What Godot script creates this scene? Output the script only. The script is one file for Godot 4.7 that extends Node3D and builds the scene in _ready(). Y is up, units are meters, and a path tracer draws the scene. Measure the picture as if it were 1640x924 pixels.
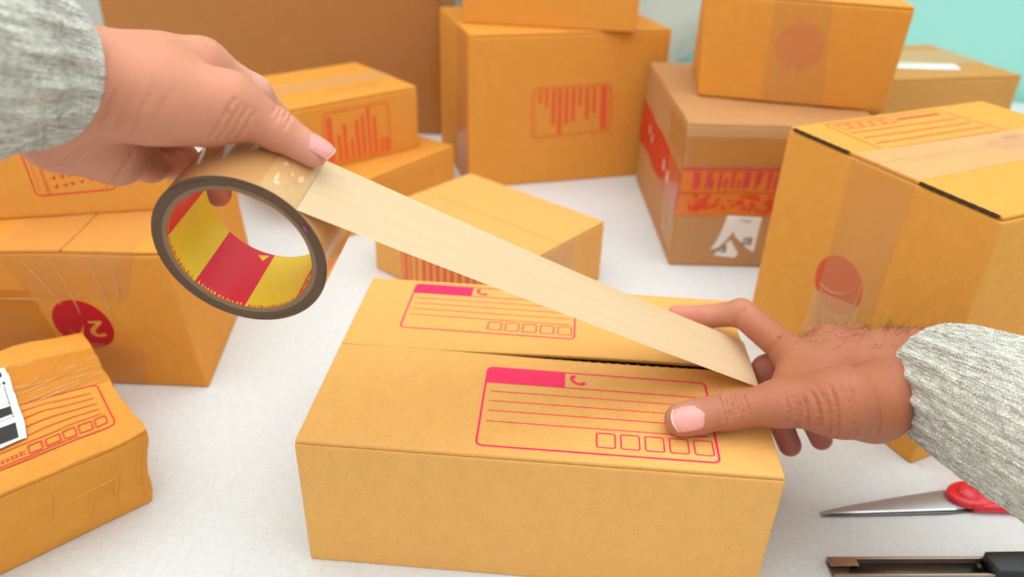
extends Node3D
# A packing table: cartons, a roll of brown tape drawn across the middle carton, two hands.
# Table top at y = 0, floor at y = -0.75, metres.

var M := {}
var rng := RandomNumberGenerator.new()
var used := {}


func _ready() -> void:
	rng.seed = 7
	setup_camera_and_light()
	make_materials()
	build_room()
	build_table()
	build_cartons()
	build_tape_roll()
	build_person()
	build_scissors()
	build_cutter()


# ---------------------------------------------------------------- camera, light
func setup_camera_and_light() -> void:
	var cam := Camera3D.new()
	cam.name = "camera"
	add_child(cam)
	var up := Vector3(0.034172, 0.99941, 0.0).normalized()
	var ux := Vector3(0.999416, 0.029626, -0.017030)
	var uy := Vector3(-0.034172, 0.866460, -0.498076)
	var uz := Vector3(0.0, 0.498367, 0.866966)
	cam.transform = Transform3D(Basis(ux, uy, uz).orthonormalized(), Vector3(0, 0.427, 0))
	cam.near = 0.02
	cam.far = 50.0
	var attr := CameraAttributesPhysical.new()
	attr.frustum_focal_length = 27.0
	attr.exposure_aperture = 5.8
	attr.frustum_focus_distance = 0.455
	cam.attributes = attr
	cam.fov = rad_to_deg(2.0 * atan(462.0 / 1228.0))
	cam.current = true

	var env := Environment.new()
	env.background_mode = Environment.BG_SKY
	var sky := Sky.new()
	var sm := ProceduralSkyMaterial.new()
	sm.sky_top_color = Color(0.75, 0.82, 0.92)
	sm.sky_horizon_color = Color(0.92, 0.94, 0.96)
	sm.ground_horizon_color = Color(0.8, 0.8, 0.8)
	sm.ground_bottom_color = Color(0.6, 0.6, 0.6)
	sky.sky_material = sm
	env.sky = sky
	env.tonemap_mode = Environment.TONE_MAPPER_LINEAR
	env.tonemap_exposure = 0.62
	env.sdfgi_enabled = true
	env.ssao_enabled = true
	env.ssil_enabled = true
	var we := WorldEnvironment.new()
	we.name = "world_environment"
	we.environment = env
	add_child(we)

	# unseen ceiling panels lighting the table and carton fronts: glowing diffuser, area light below
	unseen_ceiling_panel(Vector3(0.05, 1.84, -0.50), Vector2(3.7, 1.95), 5.1, "unseen ceiling light panel, out of view, placed to light the table from above")
	unseen_ceiling_panel(Vector3(0.05, 1.84, 1.18), Vector2(3.7, 1.2), 1.2, "unseen ceiling light panel behind the camera, placed to light the carton fronts")
	# unseen softbox behind the camera, placed to light under arms and carton fronts
	softbox(Vector3(-0.35, 0.62, 1.75), Vector2(1.5, 1.0), 0.32)


func softbox(at: Vector3, size: Vector2, energy: float) -> void:
	var o := thing("unseen_softbox_lamp", "unseen softbox lamp on a stand behind the camera, placed to light under the arms", "lamp", Vector3(at.x, -0.75, at.z))
	var aim := Basis.looking_at((Vector3(0.15, 0.05, -0.5) - at).normalized(), Vector3.UP)
	var c := Vector3(0, at.y + 0.75, 0)
	var st := begin()
	box_at(st, c + aim * Vector3(0, 0, 0.07), Vector3(size.x + 0.04, size.y + 0.04, 0.12), 0.01, aim)
	obj("housing", st, flat_mat(Color(0.12, 0.12, 0.12), 0.7), o)
	st = begin()
	box_at(st, c, Vector3(size.x, size.y, 0.012), 0.003, aim)
	var em := StandardMaterial3D.new()
	em.albedo_color = Color(0.95, 0.95, 0.95)
	em.emission_enabled = true
	em.emission = Color(0.98, 0.99, 1.0)
	em.emission_energy_multiplier = 0.8
	obj("diffuser", st, em, o)
	st = begin()
	tube(st, PackedVector3Array([Vector3(0, 0.05, 0.14), Vector3(0, c.y, 0.14)]), PackedFloat32Array([0.015, 0.015]), 12)
	obj("pole", st, flat_mat(Color(0.1, 0.1, 0.1), 0.4), o)
	for i in 3:
		st = begin()
		var d := Vector3(cos(TAU * i / 3 + PI / 2), 0, sin(TAU * i / 3 + PI / 2))
		tube(st, PackedVector3Array([Vector3(0, 0.35, 0.14), Vector3(0, 0.01, 0.14) + d * 0.30]), PackedFloat32Array([0.011, 0.011]), 10)
		obj("leg", st, flat_mat(Color(0.1, 0.1, 0.1), 0.4), o)
	var l := AreaLight3D.new()
	l.name = "unseen_softbox_light"
	l.area_size = size
	l.light_energy = energy
	l.light_color = Color(0.98, 0.99, 1.0)
	l.shadow_enabled = true
	l.area_range = 12.0
	add_child(l, true)
	l.transform = Transform3D(aim, at - aim.z * 0.02)


func unseen_ceiling_panel(at: Vector3, size: Vector2, energy: float, label: String) -> void:
	var o := thing("unseen_ceiling_light", label, "ceiling light", at)
	var st := begin()
	box_at(st, Vector3(0, 0.0, 0), Vector3(size.x + 0.06, 0.02, size.y + 0.06), 0.004)
	obj("frame", st, flat_mat(Color(0.93, 0.93, 0.93), 0.5), o)
	st = begin()
	box_at(st, Vector3(0, -0.013, 0), Vector3(size.x, 0.008, size.y), 0.002)
	var em := StandardMaterial3D.new()
	em.albedo_color = Color(0.95, 0.95, 0.95)
	em.emission_enabled = true
	em.emission = Color(0.97, 0.985, 1.0)
	em.emission_energy_multiplier = 1.5
	obj("diffuser", st, em, o)
	var l := AreaLight3D.new()
	l.name = "unseen_panel_light"
	l.area_size = size
	l.light_energy = energy
	l.light_color = Color(0.965, 0.985, 1.0)
	l.shadow_enabled = true
	l.area_range = 12.0
	add_child(l, true)
	l.position = at + Vector3(0, -0.03, 0)
	l.rotation = Vector3(-PI / 2, 0, 0)


# ---------------------------------------------------------------- node helpers
func numbered(called: String) -> String:
	if not used.has(called):
		used[called] = 0
		return called
	used[called] += 1
	return "%s_%03d" % [called, used[called]]


func thing(called: String, label: String, category: String, at := Vector3.ZERO, turn := 0.0, group := "") -> Node3D:
	var o := Node3D.new()
	o.name = numbered(called)
	add_child(o)
	o.position = at
	o.rotation.y = turn
	o.set_meta("label", label)
	o.set_meta("category", category)
	if group != "":
		o.set_meta("group", group)
	return o


func begin() -> SurfaceTool:
	var st := SurfaceTool.new()
	st.begin(Mesh.PRIMITIVE_TRIANGLES)
	st.set_smooth_group(0)
	return st


func obj(called: String, st: SurfaceTool, mat: Material, parent: Node = self, normals := true) -> MeshInstance3D:
	if normals:
		st.generate_normals()
	var mi := MeshInstance3D.new()
	mi.mesh = st.commit()
	mi.material_override = null
	mi.mesh.surface_set_material(0, mat)
	mi.name = numbered(called) if parent == self else part_name(parent, called)
	parent.add_child(mi, true)
	return mi


func part_name(parent: Node, called: String) -> String:
	if parent.get_node_or_null(called) == null:
		return called
	var k := 1
	while parent.get_node_or_null("%s_%03d" % [called, k]) != null:
		k += 1
	return "%s_%03d" % [called, k]


# ---------------------------------------------------------------- geometry helpers
func tri(st: SurfaceTool, a: Vector3, b: Vector3, c: Vector3, out: Vector3) -> void:
	if (a - c).cross(a - b).dot(out) < 0.0:
		st.add_vertex(a); st.add_vertex(c); st.add_vertex(b)
	else:
		st.add_vertex(a); st.add_vertex(b); st.add_vertex(c)


func quad(st: SurfaceTool, a: Vector3, b: Vector3, c: Vector3, d: Vector3, out: Vector3) -> void:
	tri(st, a, b, c, out)
	tri(st, a, c, d, out)


func quad_uv(st: SurfaceTool, p: Array, uv: Array, out: Vector3) -> void:
	for t in [[0, 1, 2], [0, 2, 3]]:
		var k = t
		if (p[t[0]] - p[t[2]]).cross(p[t[0]] - p[t[1]]).dot(out) < 0.0:
			k = [t[0], t[2], t[1]]
		for i in k:
			st.set_uv(uv[i])
			st.add_vertex(p[i])


func steps(L: float, r: float, n: int) -> Array:
	var a := [0.0, r * 0.35, r, minf(r * 2.2, L * 0.4)]
	var b := [maxf(L - r * 2.2, L * 0.6), L - r, L - r * 0.35, L]
	for i in range(1, n):
		var x := L * i / n
		if x > a[3] + r and x < b[0] - r:
			a.append(x)
	return a + b


func round_pt(p: Vector3, lo: Vector3, hi: Vector3, r: float) -> Vector3:
	var q := p.clamp(lo + Vector3.ONE * r, hi - Vector3.ONE * r)
	var d := p - q
	if d.length_squared() < 1e-14:
		return p
	return q + d.normalized() * r


# A box with rounded edges in metric space (lo..hi), each vertex then sent through map.
func round_box(st: SurfaceTool, lo: Vector3, hi: Vector3, r: float, n: Vector3i, map: Callable) -> void:
	var s := hi - lo
	r = minf(r, minf(s.x, minf(s.y, s.z)) * 0.45)
	var ax := [steps(s.x, r, n.x), steps(s.y, r, n.y), steps(s.z, r, n.z)]
	for axis in 3:
		var u := (axis + 1) % 3
		var v := (axis + 2) % 3
		for side in 2:
			var A: Array = ax[u]
			var B: Array = ax[v]
			var g := []
			for i in A.size():
				var row := []
				for j in B.size():
					var p := Vector3.ZERO
					p[axis] = s[axis] * side
					p[u] = A[i]
					p[v] = B[j]
					row.append(map.call(round_pt(lo + p, lo, hi, r)))
				g.append(row)
			var mid := lo + s * 0.5
			var e := Vector3.ZERO
			e[axis] = 0.001 * (1 if side else -1)
			var out: Vector3 = (map.call(mid + e) - map.call(mid)) * 1000.0
			for i in A.size() - 1:
				for j in B.size() - 1:
					quad(st, g[i][j], g[i + 1][j], g[i + 1][j + 1], g[i][j + 1], out)


func box_at(st: SurfaceTool, c: Vector3, size: Vector3, r := 0.002, basis := Basis.IDENTITY) -> void:
	round_box(st, -size / 2, size / 2, r, Vector3i.ONE, func(p): return c + basis * p)


func tube(st: SurfaceTool, pts: PackedVector3Array, r: PackedFloat32Array, sides := 8, caps := true) -> void:
	var rings := []
	var side := Vector3.ZERO
	for i in pts.size():
		var t := (pts[mini(i + 1, pts.size() - 1)] - pts[maxi(i - 1, 0)]).normalized()
		if i == 0:
			side = t.cross(Vector3.UP if absf(t.y) < 0.9 else Vector3.RIGHT).normalized()
		side = (side - t * side.dot(t)).normalized()
		var up := t.cross(side)
		var ring := []
		for k in sides:
			var a := TAU * k / sides
			ring.append(pts[i] + (side * cos(a) + up * sin(a)) * r[i])
		rings.append(ring)
	for i in pts.size() - 1:
		for k in sides:
			var k2 := (k + 1) % sides
			quad(st, rings[i][k], rings[i][k2], rings[i + 1][k2], rings[i + 1][k], rings[i][k] - pts[i] + rings[i][k2] - pts[i])
	if caps:
		for e in [0, pts.size() - 1]:
			for k in range(1, sides - 1):
				tri(st, rings[e][0], rings[e][k], rings[e][k + 1], pts[e] - pts[1 if e == 0 else e - 1])


# Solid prism of a 2-D outline (x, z) between two heights, edges lightly bevelled.
func prism(st: SurfaceTool, outline: PackedVector2Array, y0: float, y1: float, bevel: float, map: Callable) -> void:
	var n := outline.size()
	var inner := Geometry2D.offset_polygon(outline, -bevel, Geometry2D.JOIN_ROUND)
	var cap: PackedVector2Array = outline
	if inner.size() > 0:
		cap = inner[0]
	var tris := Geometry2D.triangulate_polygon(cap)
	var up: Vector3 = map.call(Vector3(0, 1, 0)) - map.call(Vector3.ZERO)
	for i in range(0, tris.size(), 3):
		var q := []
		for k in 3:
			q.append(cap[tris[i + k]])
		tri(st, map.call(Vector3(q[0].x, y1, q[0].y)), map.call(Vector3(q[1].x, y1, q[1].y)), map.call(Vector3(q[2].x, y1, q[2].y)), up)
		tri(st, map.call(Vector3(q[0].x, y0, q[0].y)), map.call(Vector3(q[1].x, y0, q[1].y)), map.call(Vector3(q[2].x, y0, q[2].y)), -up)
	var ccw := not Geometry2D.is_polygon_clockwise(outline)
	for i in n:
		var a := outline[i]
		var b := outline[(i + 1) % n]
		var d := (b - a).normalized()
		var nrm := Vector2(d.y, -d.x)
		if not ccw:
			nrm = -nrm
		var o3: Vector3 = map.call(Vector3(nrm.x, 0, nrm.y)) - map.call(Vector3.ZERO)
		var ai := nearest(cap, a)
		var bi := nearest(cap, b)
		quad(st, map.call(Vector3(a.x, y0 + bevel, a.y)), map.call(Vector3(b.x, y0 + bevel, b.y)), map.call(Vector3(b.x, y1 - bevel, b.y)), map.call(Vector3(a.x, y1 - bevel, a.y)), o3)
		quad(st, map.call(Vector3(a.x, y1 - bevel, a.y)), map.call(Vector3(b.x, y1 - bevel, b.y)), map.call(Vector3(bi.x, y1, bi.y)), map.call(Vector3(ai.x, y1, ai.y)), o3 + up)
		quad(st, map.call(Vector3(a.x, y0 + bevel, a.y)), map.call(Vector3(b.x, y0 + bevel, b.y)), map.call(Vector3(bi.x, y0, bi.y)), map.call(Vector3(ai.x, y0, ai.y)), o3 - up)


func nearest(poly: PackedVector2Array, p: Vector2) -> Vector2:
	var best := poly[0]
	for q in poly:
		if q.distance_squared_to(p) < best.distance_squared_to(p):
			best = q
	return best


# ---------------------------------------------------------------- materials
func flat_mat(c: Color, rough := 0.6, metal := 0.0) -> StandardMaterial3D:
	var m := StandardMaterial3D.new()
	m.albedo_color = c
	m.roughness = rough
	m.metallic = metal
	return m


func noise_img(size: int, sd: int, fx: float, fy: float, octaves := 3) -> Image:
	# seamless-ish tile: value noise whose frequency differs along x and y
	var nz := FastNoiseLite.new()
	nz.seed = sd
	nz.noise_type = FastNoiseLite.TYPE_SIMPLEX
	nz.frequency = 1.0
	nz.fractal_octaves = octaves
	var im := Image.create_empty(size, size, false, Image.FORMAT_L8)
	for y in size:
		var ay := TAU * y / size
		for x in size:
			var v := nz.get_noise_3d(x * fx / size, y * fy / size, 0.0)
			# blend the borders so that the tile repeats
			var bx := clampf((x - size * 0.85) / (size * 0.15), 0, 1)
			var by := clampf((y - size * 0.85) / (size * 0.15), 0, 1)
			if bx > 0.0:
				v = lerpf(v, nz.get_noise_3d((x - size) * fx / size, y * fy / size, 0.0), bx)
			if by > 0.0:
				var w := nz.get_noise_3d(x * fx / size, (y - size) * fy / size, 0.0)
				v = lerpf(v, w, by)
			im.set_pixel(x, y, Color(v * 0.5 + 0.5, 0, 0))
	return im


func tex(im: Image) -> ImageTexture:
	return ImageTexture.create_from_image(im)


func board_mat(c: Color, strength := 1.0, scale := 6.0) -> StandardMaterial3D:
	var m := flat_mat(c, 0.62)
	m.metallic_specular = 0.22
	m.albedo_texture = M.board_tex
	m.uv1_triplanar = true
	m.uv1_scale = Vector3.ONE * scale
	m.heightmap_enabled = true
	m.heightmap_texture = M.board_bump
	m.heightmap_scale = 0.007 * strength
	return m


func make_materials() -> void:
	var N := 384
	var fine := noise_img(N, 3, 150, 90, 2)
	var blot := noise_img(N, 5, 10, 7, 3)
	var im := Image.create_empty(N, N, false, Image.FORMAT_RGB8)
	var r := RandomNumberGenerator.new()
	r.seed = 11
	for y in N:
		for x in N:
			var v := 0.95 + (fine.get_pixel(x, y).r - 0.5) * 0.09 + (blot.get_pixel(x, y).r - 0.5) * 0.035
			im.set_pixel(x, y, Color(v, v * 0.995, v * 0.985))
	for i in 26:
		var x := r.randi_range(0, N - 3)
		var y := r.randi_range(0, N - 2)
		var k := r.randf_range(0.68, 0.85)
		im.fill_rect(Rect2i(x, y, r.randi_range(1, 2), 1), Color(k, k * 0.9, k * 0.75))
	M.board_tex = tex(im)
	M.board_bump = tex(fine)
	M.kraft = board_mat(Color(0.95, 0.708, 0.405))
	M.kraft_deep = board_mat(Color(0.93, 0.655, 0.30))
	M.kraft_orange = board_mat(Color(0.925, 0.63, 0.275))
	M.kraft_brown = board_mat(Color(0.80, 0.585, 0.385))
	M.big_brown = board_mat(Color(0.745, 0.50, 0.285), 1.0, 4.0)
	M.edge = board_mat(Color(0.62, 0.44, 0.25), 1.0)
	M.edge_pale = board_mat(Color(0.86, 0.70, 0.47), 1.0)
	M.pink_ink = flat_mat(Color(0.94, 0.11, 0.35), 0.6)
	M.red_ink = flat_mat(Color(0.88, 0.20, 0.22), 0.6)
	M.orange_ink = flat_mat(Color(0.90, 0.36, 0.19), 0.6)
	M.faded_ink = flat_mat(Color(0.86, 0.49, 0.27), 0.6)
	M.dark_red = flat_mat(Color(0.74, 0.02, 0.10), 0.5)
	M.white_paper = flat_mat(Color(0.95, 0.95, 0.94), 0.5)
	M.black_ink = flat_mat(Color(0.16, 0.15, 0.16), 0.6)
	M.grey_line = flat_mat(Color(0.45, 0.45, 0.45), 0.6)
	M.dark_gap = board_mat(Color(0.27, 0.20, 0.13), 1.0, 20.0)

	# clear packing tape
	var wr := noise_img(64, 21, 7, 4, 2)
	var nm: Image = wr.duplicate()
	nm.convert(Image.FORMAT_RGBA8)
	nm.bump_map_to_normal_map(2.0)
	M.wrinkle = tex(nm)
	M.clear_tape = clear_mat(Color(0.90, 0.70, 0.44), 0.22, 0.14)
	M.hazy_tape = clear_mat(Color(0.95, 0.79, 0.56), 0.34, 0.2)
	M.amber_tape = clear_mat(Color(0.88, 0.58, 0.22), 0.38, 0.12)

	# linen-like table top
	var T := 512
	var warp := noise_img(T, 31, 200, 12, 2)
	var weft := noise_img(T, 37, 12, 200, 2)
	var cl := Image.create_empty(T, T, false, Image.FORMAT_RGB8)
	var ch := Image.create_empty(T, T, false, Image.FORMAT_L8)
	for y in T:
		for x in T:
			var a := warp.get_pixel(x, y).r
			var b := weft.get_pixel(x, y).r
			var v := 0.96 + (a - 0.5) * 0.07 + (b - 0.5) * 0.07
			cl.set_pixel(x, y, Color(v, v * 0.995, v * 0.985))
			var h := 0.5 + (a - 0.5) * 0.6 + (b - 0.5) * 0.6
			ch.set_pixel(x, y, Color(h, h, h))
	M.linen = flat_mat(Color(0.895, 0.90, 0.90), 0.55)
	M.linen.albedo_texture = tex(cl)
	M.linen.uv1_triplanar = true
	M.linen.uv1_scale = Vector3.ONE * 6.0
	M.linen.heightmap_enabled = true
	M.linen.heightmap_texture = tex(ch)
	M.linen.heightmap_scale = 0.02

	# skin
	var sk := noise_img(384, 41, 70, 70, 3)
	M.skin_bump = tex(sk)
	M.skin = skin_mat(Color(1, 1, 1), 0.46)
	M.nail = flat_mat(Color(0.90, 0.60, 0.56), 0.3)
	M.nail.metallic_specular = 0.5
	M.nail_tip = flat_mat(Color(0.93, 0.78, 0.71), 0.3)
	M.hair = flat_mat(Color(0.13, 0.09, 0.07), 0.6)

	# knitted wool: flecked, with streaks along the arm
	var k1 := noise_img(512, 51, 90, 9, 3)
	var k2 := noise_img(512, 53, 160, 60, 2)
	var kc := Image.create_empty(512, 512, false, Image.FORMAT_RGB8)
	var kh := Image.create_empty(512, 512, false, Image.FORMAT_L8)
	for y in 512:
		for x in 512:
			var a := k1.get_pixel(x, y).r
			var b := k2.get_pixel(x, y).r
			var v := clampf(0.86 + (a - 0.5) * 0.55 + (b - 0.5) * 0.36, 0.40, 1.0)
			kc.set_pixel(x, y, Color(v, v * 0.985, v * 0.95))
			# stitches: small leaning loops in columns
			var cx := fmod(x / 512.0 * 64.0, 1.0)
			var cy := fmod(y / 512.0 * 40.0 + absf(cx - 0.5) * 0.9, 1.0)
			var h := 0.5 + 0.32 * sin(cy * TAU) * (1.0 - absf(cx - 0.5)) - 0.35 * exp(-pow((cx if cx < 0.5 else 1.0 - cx) * 8.0, 2.0)) + (b - 0.5) * 0.4
			kh.set_pixel(x, y, Color(clampf(h, 0, 1), 0, 0))
	M.wool = flat_mat(Color(0.955, 0.95, 0.93), 0.95)
	M.wool.metallic_specular = 0.1
	M.wool.albedo_texture = tex(kc)
	M.wool.heightmap_enabled = true
	M.wool.heightmap_texture = tex(kh)
	M.wool.heightmap_scale = 0.12
	M.wool.rim_enabled = true
	M.wool.rim = 0.5
	M.fuzz = flat_mat(Color(0.90, 0.90, 0.88), 0.9)


func skin_mat(c: Color, rough: float) -> StandardMaterial3D:
	var m := flat_mat(c, rough)
	m.vertex_color_use_as_albedo = true
	m.metallic_specular = 0.42
	m.subsurf_scatter_enabled = true
	m.subsurf_scatter_strength = 0.05
	m.uv1_triplanar = true
	m.uv1_scale = Vector3.ONE * 22.0
	m.heightmap_enabled = true
	m.heightmap_texture = M.skin_bump
	m.heightmap_scale = 0.045
	return m


func clear_mat(c: Color, alpha: float, rough: float) -> StandardMaterial3D:
	var m := flat_mat(Color(c.r, c.g, c.b, alpha), rough)
	m.transparency = BaseMaterial3D.TRANSPARENCY_ALPHA
	m.normal_enabled = true
	m.normal_texture = M.wrinkle
	m.normal_scale = 0.08
	m.metallic_specular = 0.32
	m.cull_mode = BaseMaterial3D.CULL_DISABLED
	return m


# ---------------------------------------------------------------- room and table
func struct(called: String, st: SurfaceTool, m: Material) -> MeshInstance3D:
	var o := obj(called, st, m)
	o.set_meta("kind", "structure")
	return o


func build_room() -> void:
	var white := flat_mat(Color(0.93, 0.93, 0.92), 0.9)  # walls and ceiling out of view, white to bounce light onto the table
	var teal := flat_mat(Color(0.635, 0.875, 0.825), 0.75)
	var tb := noise_img(256, 61, 60, 60, 3)
	teal.heightmap_enabled = true
	teal.heightmap_texture = tex(tb)
	teal.heightmap_scale = 0.06
	teal.uv1_triplanar = true
	teal.uv1_scale = Vector3.ONE * 1.5
	var st := begin()
	box_at(st, Vector3(0, -0.80, 0.3), Vector3(4.6, 0.1, 4.2), 0.004)
	struct("floor", st, flat_mat(Color(0.72, 0.70, 0.67), 0.7))
	st = begin()
	box_at(st, Vector3(0, 1.90, 0.3), Vector3(4.6, 0.1, 4.2), 0.004)
	struct("ceiling", st, white)
	st = begin()
	box_at(st, Vector3(0, 0.55, -1.67), Vector3(4.4, 2.6, 0.1), 0.004)
	struct("wall_back", st, teal)
	st = begin()
	box_at(st, Vector3(0, 0.55, 2.25), Vector3(4.4, 2.6, 0.1), 0.004)
	struct("wall_front", st, white)
	st = begin()
	box_at(st, Vector3(-2.15, 0.55, 0.29), Vector3(0.1, 2.6, 3.82), 0.004)
	struct("wall_left", st, white)
	st = begin()
	box_at(st, Vector3(2.15, 0.55, 0.29), Vector3(0.1, 2.6, 3.82), 0.004)
	struct("wall_right", st, white)


func build_table() -> void:
	var o := thing("table", "white table with a fine linen-textured top carrying all the cartons", "table", Vector3(0.15, -0.75, -0.82))
	var st := begin()
	box_at(st, Vector3(0, 0.735, 0.0), Vector3(2.6, 0.03, 1.54), 0.004)
	obj("tabletop", st, M.linen, o)
	for x in [-1.2, 1.2]:
		for z in [-0.68, 0.68]:
			st = begin()
			box_at(st, Vector3(x, 0.36, z), Vector3(0.06, 0.72, 0.06), 0.004)
			obj("leg", st, flat_mat(Color(0.8, 0.8, 0.8), 0.4), o)
	# grey cloth hung in front of the wall, its lower corner lifted
	var c := thing("backdrop_cloth", "pale grey cloth backdrop hanging on the teal wall behind the brown cartons", "cloth", Vector3(-0.3, 0.0, -1.60))
	st = begin()
	var nx := 90
	var ny := 14
	var g := []
	for i in nx + 1:
		var row := []
		for j in ny + 1:
			var u := float(i) / nx
			var x := -1.6 + u * 2.33
			var low := 0.012
			if x > 0.60:
				low = 0.05 + (x - 0.60) * 0.75
			var y := lerpf(low, 1.35, float(j) / ny)
			row.append(Vector3(x, y, 0.018 + 0.012 * sin(x * 23.0 + sin(x * 5.0) * 2.0) + 0.004 * sin(x * 61.0)))
		g.append(row)
	for i in nx:
		for j in ny:
			for s in [1, -1]:
				var off := Vector3(0, 0, 0.0012 * s)
				quad(st, g[i][j] + off, g[i + 1][j] + off, g[i + 1][j + 1] + off, g[i][j + 1] + off, Vector3(0, 0, s))
	for i in nx:
		for j in [0, ny]:
			var e := Vector3(0, 0, 0.0012)
			quad(st, g[i][j] - e, g[i + 1][j] - e, g[i + 1][j] + e, g[i][j] + e, Vector3(0, -1 if j == 0 else 1, 0))
	var cm := flat_mat(Color(0.80, 0.815, 0.77), 0.9)
	obj("cloth", st, cm, c)
	st = begin()
	tube(st, PackedVector3Array([Vector3(-1.65, 1.36, 0.018), Vector3(0.78, 1.36, 0.018)]), PackedFloat32Array([0.01, 0.01]), 10)
	obj("rail", st, flat_mat(Color(0.7, 0.7, 0.7), 0.3, 0.8), c)


# ---------------------------------------------------------------- cartons
# A carton is a hexahedron given by eight world corners; everything on it is placed in (u, v, w):
# u from left to right, v from bottom to top, w from front to back.
class Carton:
	var node: Node3D
	var c := []          # BFL BFR BBR BBL TFL TFR TBR TBL, local
	var size := Vector3.ONE
	var crumple := 0.0
	var bow := 0.0
	var nz := FastNoiseLite.new()

	func raw(u: float, v: float, w: float) -> Vector3:
		var b: Vector3 = (c[0] as Vector3).lerp(c[1], u).lerp((c[3] as Vector3).lerp(c[2], u), w)
		var t: Vector3 = (c[4] as Vector3).lerp(c[5], u).lerp((c[7] as Vector3).lerp(c[6], u), w)
		return b + (t - b) * v

	func P(u: float, v: float, w: float) -> Vector3:
		var p := raw(u, v, w)
		if crumple > 0.0:
			var k := crumple * smoothstep(0.0, 0.15, v)
			var q := p * 1.0
			p += Vector3(nz.get_noise_3d(q.x, q.y, q.z), nz.get_noise_3d(q.x + 7.0, q.y, q.z) * 0.8, nz.get_noise_3d(q.x, q.y + 9.0, q.z)) * k
		if bow != 0.0 and v > 0.5:
			p.y += bow * (v - 0.5) * 2.0 * sin(PI * clampf(w, 0, 1)) * (0.4 + 0.6 * clampf(u, 0, 1))
		return p

	func on(face: String, s: float, t: float, lift: float) -> Vector3:
		match face:
			"top": return P(s, 1.0 + lift / size.y, t)
			"front": return P(s, t, -lift / size.z)
			"left": return P(-lift / size.x, t, s)
			"right": return P(1.0 + lift / size.x, t, s)
		return Vector3.ZERO

	func out(face: String) -> Vector3:
		return on(face, 0.5, 0.5, 0.01) - on(face, 0.5, 0.5, 0.0)


func carton(label: String, group: String, w8: Array, mat: Material, opt := {}) -> Carton:
	var k := Carton.new()
	var base: Vector3 = (w8[0] + w8[1] + w8[2] + w8[3]) / 4.0
	var ex: Vector3 = w8[1] - w8[0]
	var turn := atan2(-ex.z, ex.x)
	k.node = thing("cardboard_box", label, "cardboard box", base, turn, group)
	var inv := k.node.transform.affine_inverse()
	for p in w8:
		k.c.append(inv * (p as Vector3))
	k.size = Vector3((k.c[1] - k.c[0]).length(), absf(k.c[4].y - k.c[0].y), (k.c[3] - k.c[0]).length())
	k.crumple = opt.get("crumple", 0.0)
	k.bow = opt.get("bow", 0.0)
	k.nz.seed = opt.get("seed", 1)
	k.nz.frequency = opt.get("freq", 22.0)
	k.nz.fractal_octaves = 3
	var s := k.size
	var th := 0.003
	var n: int = opt.get("n", 2)
	var fm := func(p: Vector3): return k.P(p.x / s.x, p.y / s.y, p.z / s.z)
	var st := begin()
	if opt.get("hollow", false):
		var h := s.y - th - 0.0002
		for w in [[Vector3.ZERO, Vector3(s.x, h, th)], [Vector3(0, 0, s.z - th), Vector3(s.x, h, s.z)], [Vector3(0, 0, th), Vector3(th, h, s.z - th)], [Vector3(s.x - th, 0, th), Vector3(s.x, h, s.z - th)]]:
			st = begin()
			round_box(st, w[0], w[1], 0.0014, Vector3i(n, n, n), fm)
			obj("side_panel", st, mat, k.node)
		st = begin()
		round_box(st, Vector3(th, 0, th), Vector3(s.x - th, th, s.z - th), 0.001, Vector3i(n, 1, n), fm)
		obj("base_panel", st, mat, k.node)
	else:
		round_box(st, Vector3.ZERO, Vector3(s.x, s.y - th - 0.0002, s.z), 0.0022, Vector3i(n, n, n), fm)
		obj("body", st, mat, k.node)
	# two top flaps that meet at a seam; gap0..gap1 is the opening along it
	var seam: float = opt.get("seam", 0.5)
	var axis: String = opt.get("axis", "w")
	var g0: float = opt.get("gap0", 0.0008)
	var g1: float = opt.get("gap1", 0.0008)
	var inset: float = opt.get("inset", 0.0006)
	for side in 2:
		st = begin()
		var lo := Vector3(inset, s.y - th, inset)
		var hi := Vector3(s.x - inset, s.y, s.z - inset)
		var fl := func(p: Vector3):
			var q := p
			if axis == "w":
				var half := lerpf(g0, g1, smoothstep(0.12, 0.8, p.x / s.x)) * 0.5 + 0.0004 * sin(p.x * 140.0) * (1.0 if g1 > 0.002 else 0.0)
				var f := (p.z - s.z * seam)
				q.z += -half * clampf(1.0 - absf(f) / 0.02, 0, 1) if side == 0 else half * clampf(1.0 - absf(f) / 0.02, 0, 1)
			else:
				var f2 := p.x - s.x * seam
				q.x += (-1.0 if side == 0 else 1.0) * lerpf(g0, g1, p.z / s.z) * 0.5 * clampf(1.0 - absf(f2) / 0.02, 0, 1)
			if opt.has("step") and side == 1:
				q.y += opt.step * (1.0 - smoothstep(0.0, 0.5, p.x / s.x)) * smoothstep(0.06, 0.0, absf(p.z - s.z * seam))
			return k.P(q.x / s.x, q.y / s.y, q.z / s.z)
		if axis == "w":
			if side == 0: hi.z = s.z * seam
			else: lo.z = s.z * seam
		else:
			if side == 0: hi.x = s.x * seam
			else: lo.x = s.x * seam
		round_box(st, lo, hi, 0.0011, Vector3i(maxi(n, 8), 1, maxi(n, 6)), fl)
		obj("flap", st, mat, k.node)
	if g1 > 0.002 and axis == "w":
		corrugation(k, seam, g1)
	return k


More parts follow.
